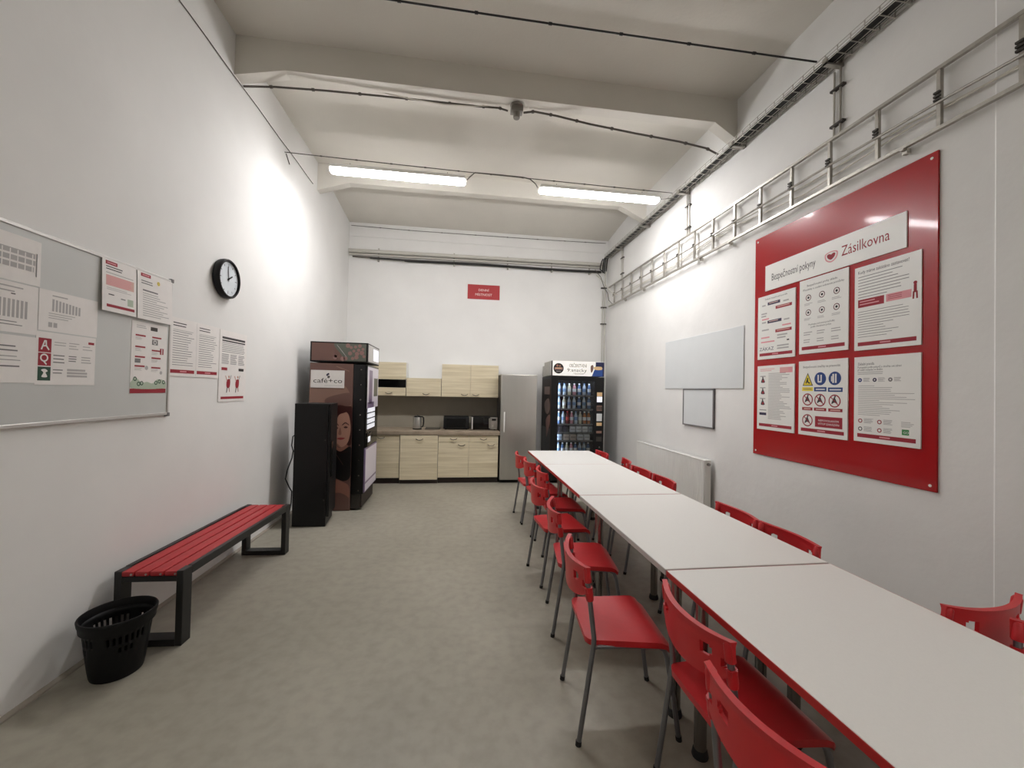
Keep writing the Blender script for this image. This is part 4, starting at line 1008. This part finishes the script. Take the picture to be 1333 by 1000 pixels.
# ------------------------------------------------------------------ black cabinet in front of it
t = thing('drinks_cooler', 'tall narrow black cabinet standing by the left wall beyond the bench', 'cabinet', (-1.60, 5.0, 0), 0)
def off(pts): return [(x+1.60, y-5.0) for x, y in pts]
m = MB(); m.prism(off([(-1.787, 4.815), (-1.425, 4.795), (-1.47, 5.20), (-1.79, 5.20)]), .004, 1.362, BLACKP, 'xy'); m.prism(off([(-1.787, 4.812), (-1.40, 4.792), (-1.44, 5.20), (-1.79, 5.20)]), 1.3625, 1.376, BLACKP, 'xy'); m.build('cabinet', t)
m = MB(); m.prism(off([(-1.421, 4.80), (-1.395, 4.806), (-1.435, 5.19), (-1.464, 5.19)]), .11, 1.358, BLACKP, 'xy'); d2 = m.build('door', t)
m = MB(); m.prism(off([(-1.394, 4.82), (-1.386, 4.822), (-1.395, 4.90), (-1.402, 4.90)]), .55, .95, BLACKG, 'xy'); m.build('handle_strip', d2)
m = MB()
for z in (.97, .30): m.lathe([(.007, -.212), (.008, -.203)], LOUVRE, (.15, 0, z), 10, 'y')
m.build('screw', t)
wire('power_cable', [(-1.80, 4.90, 1.02), (-1.825, 4.88, 1.00), (-1.83, 4.87, .90), (-1.81, 4.86, .84), (-1.82, 4.86, .76), (-1.87, 4.87, .62), (-1.89, 4.88, .52), (-1.85, 4.88, .43), (-1.82, 4.88, .38), (-1.83, 4.90, .25), (-1.86, 4.92, .10), (-1.88, 4.95, .008)], .007, CABLEK, 'black power cable looping between the black cabinet and the left wall')

# ------------------------------------------------------------------ snack machine in the right back corner
SX0, SX1, SY0, SY1 = 1.605, 2.548, 6.75, 7.50
t = thing('snack_machine', 'black snack and drinks vending machine with glass front in the back right corner', 'vending machine', ((SX0+SX1)/2, SY0, 0), 0)
cx = (SX0+SX1)/2; w = (SX1-SX0)/2; D = SY1-SY0
m = MB()
m.box(-w, -w+.03, .05, D, .04, 1.83, BLACKP); m.box(w-.03, w, .05, D, .04, 1.83, BLACKP); m.box(-w+.03, w-.03, D-.02, D, .04, 1.83, BLACKP); m.box(-w+.03, w-.03, .05, D-.02, 1.80, 1.83, BLACKP); m.box(-w+.03, w-.03, .05, D-.02, .04, .30, BLACKP)
gx0, gx1 = 1.728-cx, 2.372-cx
m.box(gx1+.012, gx1+.022, .05, D-.02, .30, 1.80, BLACKP)
m.build('cabinet', t)
s = Sheet(D-.10, 1.72, .002, BROWN)
s.rect(0, 0, 1, .5, DARKBR); s.rect(0, .5, 1, 1, CLOTH); s.blob([(.3, .25), (.8, .2), (.95, .3), (.7, .36), (.4, .34)], BROWN2, 2); s.blob([(.5, .42), (.95, .36), (.98, .44), (.8, .52), (.6, .60), (.55, .52)], SKIN2, 2); s.rect(.25, .08, .9, .16, BROWN2, 2)
o = s.build('side_panel', t); o.location = (-w, D-.06, .07); o.rotation_euler = (0, 0, -PI/2); o['label'] = 'dark brown printed side panel'
m = MB(); m.box(-w, gx0, 0, .05, .05, 1.83, BLACKP, .004, 1); m.box(gx0, gx1, 0, .05, 1.76, 1.83, BLACKP); m.box(gx0, gx1, 0, .05, .05, .42, BLACKP); m.box(gx1, w, 0, .05, .05, 1.83, BLACKP, .004, 1)
dr = m.build('door', t)
m = MB(); m.box(gx0, gx1, .018, .022, .42, 1.76, GLASS); m.build('glass_pane', dr)
m = MB(); m.box(gx0+.06, gx1-.06, -.004, .0, .12, .30, BLACKG, .002, 1); m.build('delivery_flap', dr)
ux = gx1+.025
for nm, z0, z1, mm in (('price_display', 1.50, 1.57, BEIGE), ('price_display', 1.40, 1.495, LABELW), ('keypad', 1.25, 1.34, BROWN2), ('card_reader', 1.07, 1.20, BOARDG), ('coin_slot', .99, 1.045, BEIGE), ('coin_slot', .86, .90, BROWN2), ('coin_return', .72, .80, LOUVRE)):
    m = MB(); m.box(ux+.02, ux+.115, -.006, .001, z0, z1, mm, .002, 1)
    if nm == 'keypad':
        for i in range(3): m.box(ux+.028+.03*i, ux+.048+.03*i, -.010, -.006, z0+.015, z1-.015, LOUVRE)
    m.build(nm, dr)
m = MB(); m.lathe([(.013, -.012), (.015, 0)], CHROME, (ux+.075, 0, .62), 14, 'y'); m.build('lock', dr)
# header
m = MB(); m.box(-w, w, .008, D-.16, 1.842, 2.098, STEEL, .004, 1); m.box(-w, w, D-.16, D-.02, 1.842, 2.035, STEEL); hd = m.build('header_box', t); hd['label'] = 'grey metal light box'
s = Sheet(2*w-.022, .252, .006, HEADW)
s.rect(.745, .02, 1.0, 1.0, HEADB); s.rect(.83, .02, 1.0, .40, HEADN, 2); s.rect(.97, .3, 1.0, 1.0, HEADN, 2)
s.blob([(.745, .02), (.83, .02), (.83, .40), (.80, .62), (.76, .98), (.745, .98)], HEADW, 2)
s.blob([(.80, .36), (.90, .32), (.955, .36), (.955, .52), (.88, .56), (.81, .52)], BEIGE, 3); s.blob([(.735, .30), (.775, .22), (.79, .38), (.78, .60), (.75, .76), (.735, .6)], BROWN, 3)
s.disc(.115, .51, .090, CLOTH); s.rect(.035, .44, .195, .60, CHERRY, 2); s.rect(.06, .47, .17, .52, BEIGE, 3); s.disc(.09, .32, .02, SKIN2, 2); s.disc(.14, .34, .018, BROWN2, 2); s.rect(.07, .68, .16, .74, INK, 2)
s.text('OBČERSTVENÍ', .32, .40, .058, LOUVRE, width=.34)
s.text('9:snacky', .28, .72, .062, INKD, width=.38); s.rect(.39, .80, .62, .83, INKL); s.rect(.42, .86, .60, .885, INKL)
o = s.build('header_sign', hd); o.location = (-w+.015, .008, 1.845)
m = MB(); m.box(-w-.002, -w+.015, 0, .012, 1.842, 2.098, BLACKP); m.box(w-.008, w, 0, .010, 1.842, 2.098, ALU); m.build('corner_trim', hd)
m = MB()
for z in (1.50, 1.265, 1.00, .855, .715, .47): m.box(gx0-.02, gx1+.01, .09, D-.03, z, z+.012, LOUVRE); m.box(gx0-.02, gx1+.01, .082, .09, z-.012, z+.014, INK)
m.build('shelf', t)
m = MB(); m.box(gx0-.012, gx0-.002, .07, .085, .45, 1.76, LED); m.box(gx0, gx1, .07, .085, 1.765, 1.775, LED); m.build('light_strip', t)
for x in (-w+.06, w-.06):
    for y in (.10, D-.08):
        m = MB(); m.lathe([(.03, 0), (.022, .04)], RUBBER, (x, y, 0), 14); m.build('foot', t)
# goods behind the glass
BC = [('clear water', (196, 208, 218), (120, 150, 190)), ('red cola', (120, 24, 26), (200, 40, 40)), ('pale juice', (220, 216, 190), (236, 236, 232)), ('blue', (96, 126, 170), (230, 232, 236)), ('orange', (196, 120, 60), (240, 236, 230)), ('pink', (214, 150, 160), (236, 236, 236))]
PB = {}
def bottle(x, z, h, k, label, grp):
    if (k, h) not in PB:
        body = mat('bottle '+BC[k][0], BC[k][1], .15); cap = mat('bottle cap '+BC[k][0], BC[k][2], .4); m = MB()
        m.lathe([(.026, 0), (.031, .006), (.031, h*.28)], body, n=16, cap=False); m.lathe([(.0312, h*.28), (.0312, h*.55)], cap, n=16, cap=False); m.lathe([(.031, h*.55), (.029, h*.68), (.014, h*.86), (.013, h*.90)], body, n=16, cap=False); m.lathe([(.015, h*.90), (.015, h)], cap, n=16)
        o = m.build('drink_bottle'); PB[k, h] = o
    else:
        o = PB[k, h].copy(); COL.objects.link(o)
    o.location = (x, SY0+.135, z+.0005); tag(o, label, 'bottle', grp)
rows = [(1.512, .205, [0, 0, 2, 5, 3, 0, 3], 'top'), (1.277, .205, [0, 2, 0, 0, 3, 0, 3], 'second'), (1.012, .215, [3, 0, 1, 5, 0, 2, 4, 4], 'third'), (.482, .20, [0, 3, 2, 5, 3, 0, 0, 3], 'lowest')]
for z, h, ks, nm in rows:
    n = len(ks)
    for i, k in enumerate(ks):
        bottle(SX0+.123+.052+(.54)*i/(n-1), z, h, k, f'small {BC[k][0]} bottle on the {nm} shelf of the glass-fronted snack machine', f'{BC[k][0]} bottles on the {nm} snack machine shelf')
PK = {}
for z, h, L, nm in ((.867, .10, [(.30, .09, 'white'), (.41, .09, 'white'), (.52, .10, 'white'), (.08, .07, 'dark'), (.18, .07, 'dark'), (.62, .07, 'silver')], 'fourth'), (.727, .10, [(.06, .10, 'blue'), (.19, .10, 'tan'), (.31, .10, 'tan'), (.44, .10, 'white'), (.56, .10, 'white')], 'fifth')):
    for x, wd, kind in L:
        key = (kind, wd, h)
        if key not in PK:
            c = {'white': (226, 228, 232), 'dark': (60, 56, 66), 'silver': (176, 190, 196), 'blue': (190, 206, 226), 'tan': (206, 190, 178)}[kind]
            m = MB(); m.box(-wd/2, wd/2, -.03, .03, 0, h, mat('carton '+kind, c, .5), .004, 2); m.box(-wd/2+.008, wd/2-.008, -.0308, -.0302, h*.35, h*.65, mat('carton band '+kind, tuple(int(v*.8) for v in c), .5)); o = m.build('snack_carton'); PK[key] = o
        else: o = PK[key].copy(); COL.objects.link(o)
        o.location = (SX0+.123+x, SY0+.135, z+.0005); tag(o, f'{kind} snack carton on the {nm} shelf of the glass-fronted snack machine', 'carton', f'{kind} cartons on the {nm} snack machine shelf')

# ------------------------------------------------------------------ world and colour management
wd = bpy.data.worlds.new('world'); S.world = wd; wd.use_nodes = True
wd.node_tree.nodes['Background'].inputs[0].default_value = (0, 0, 0, 1); wd.node_tree.nodes['Background'].inputs[1].default_value = 0
vs = S.view_settings
S.display_settings.display_device = 'sRGB'
vs.view_transform = 'Standard'; vs.look = 'None'; vs.exposure = 0; vs.gamma = 1; vs.use_curve_mapping = False
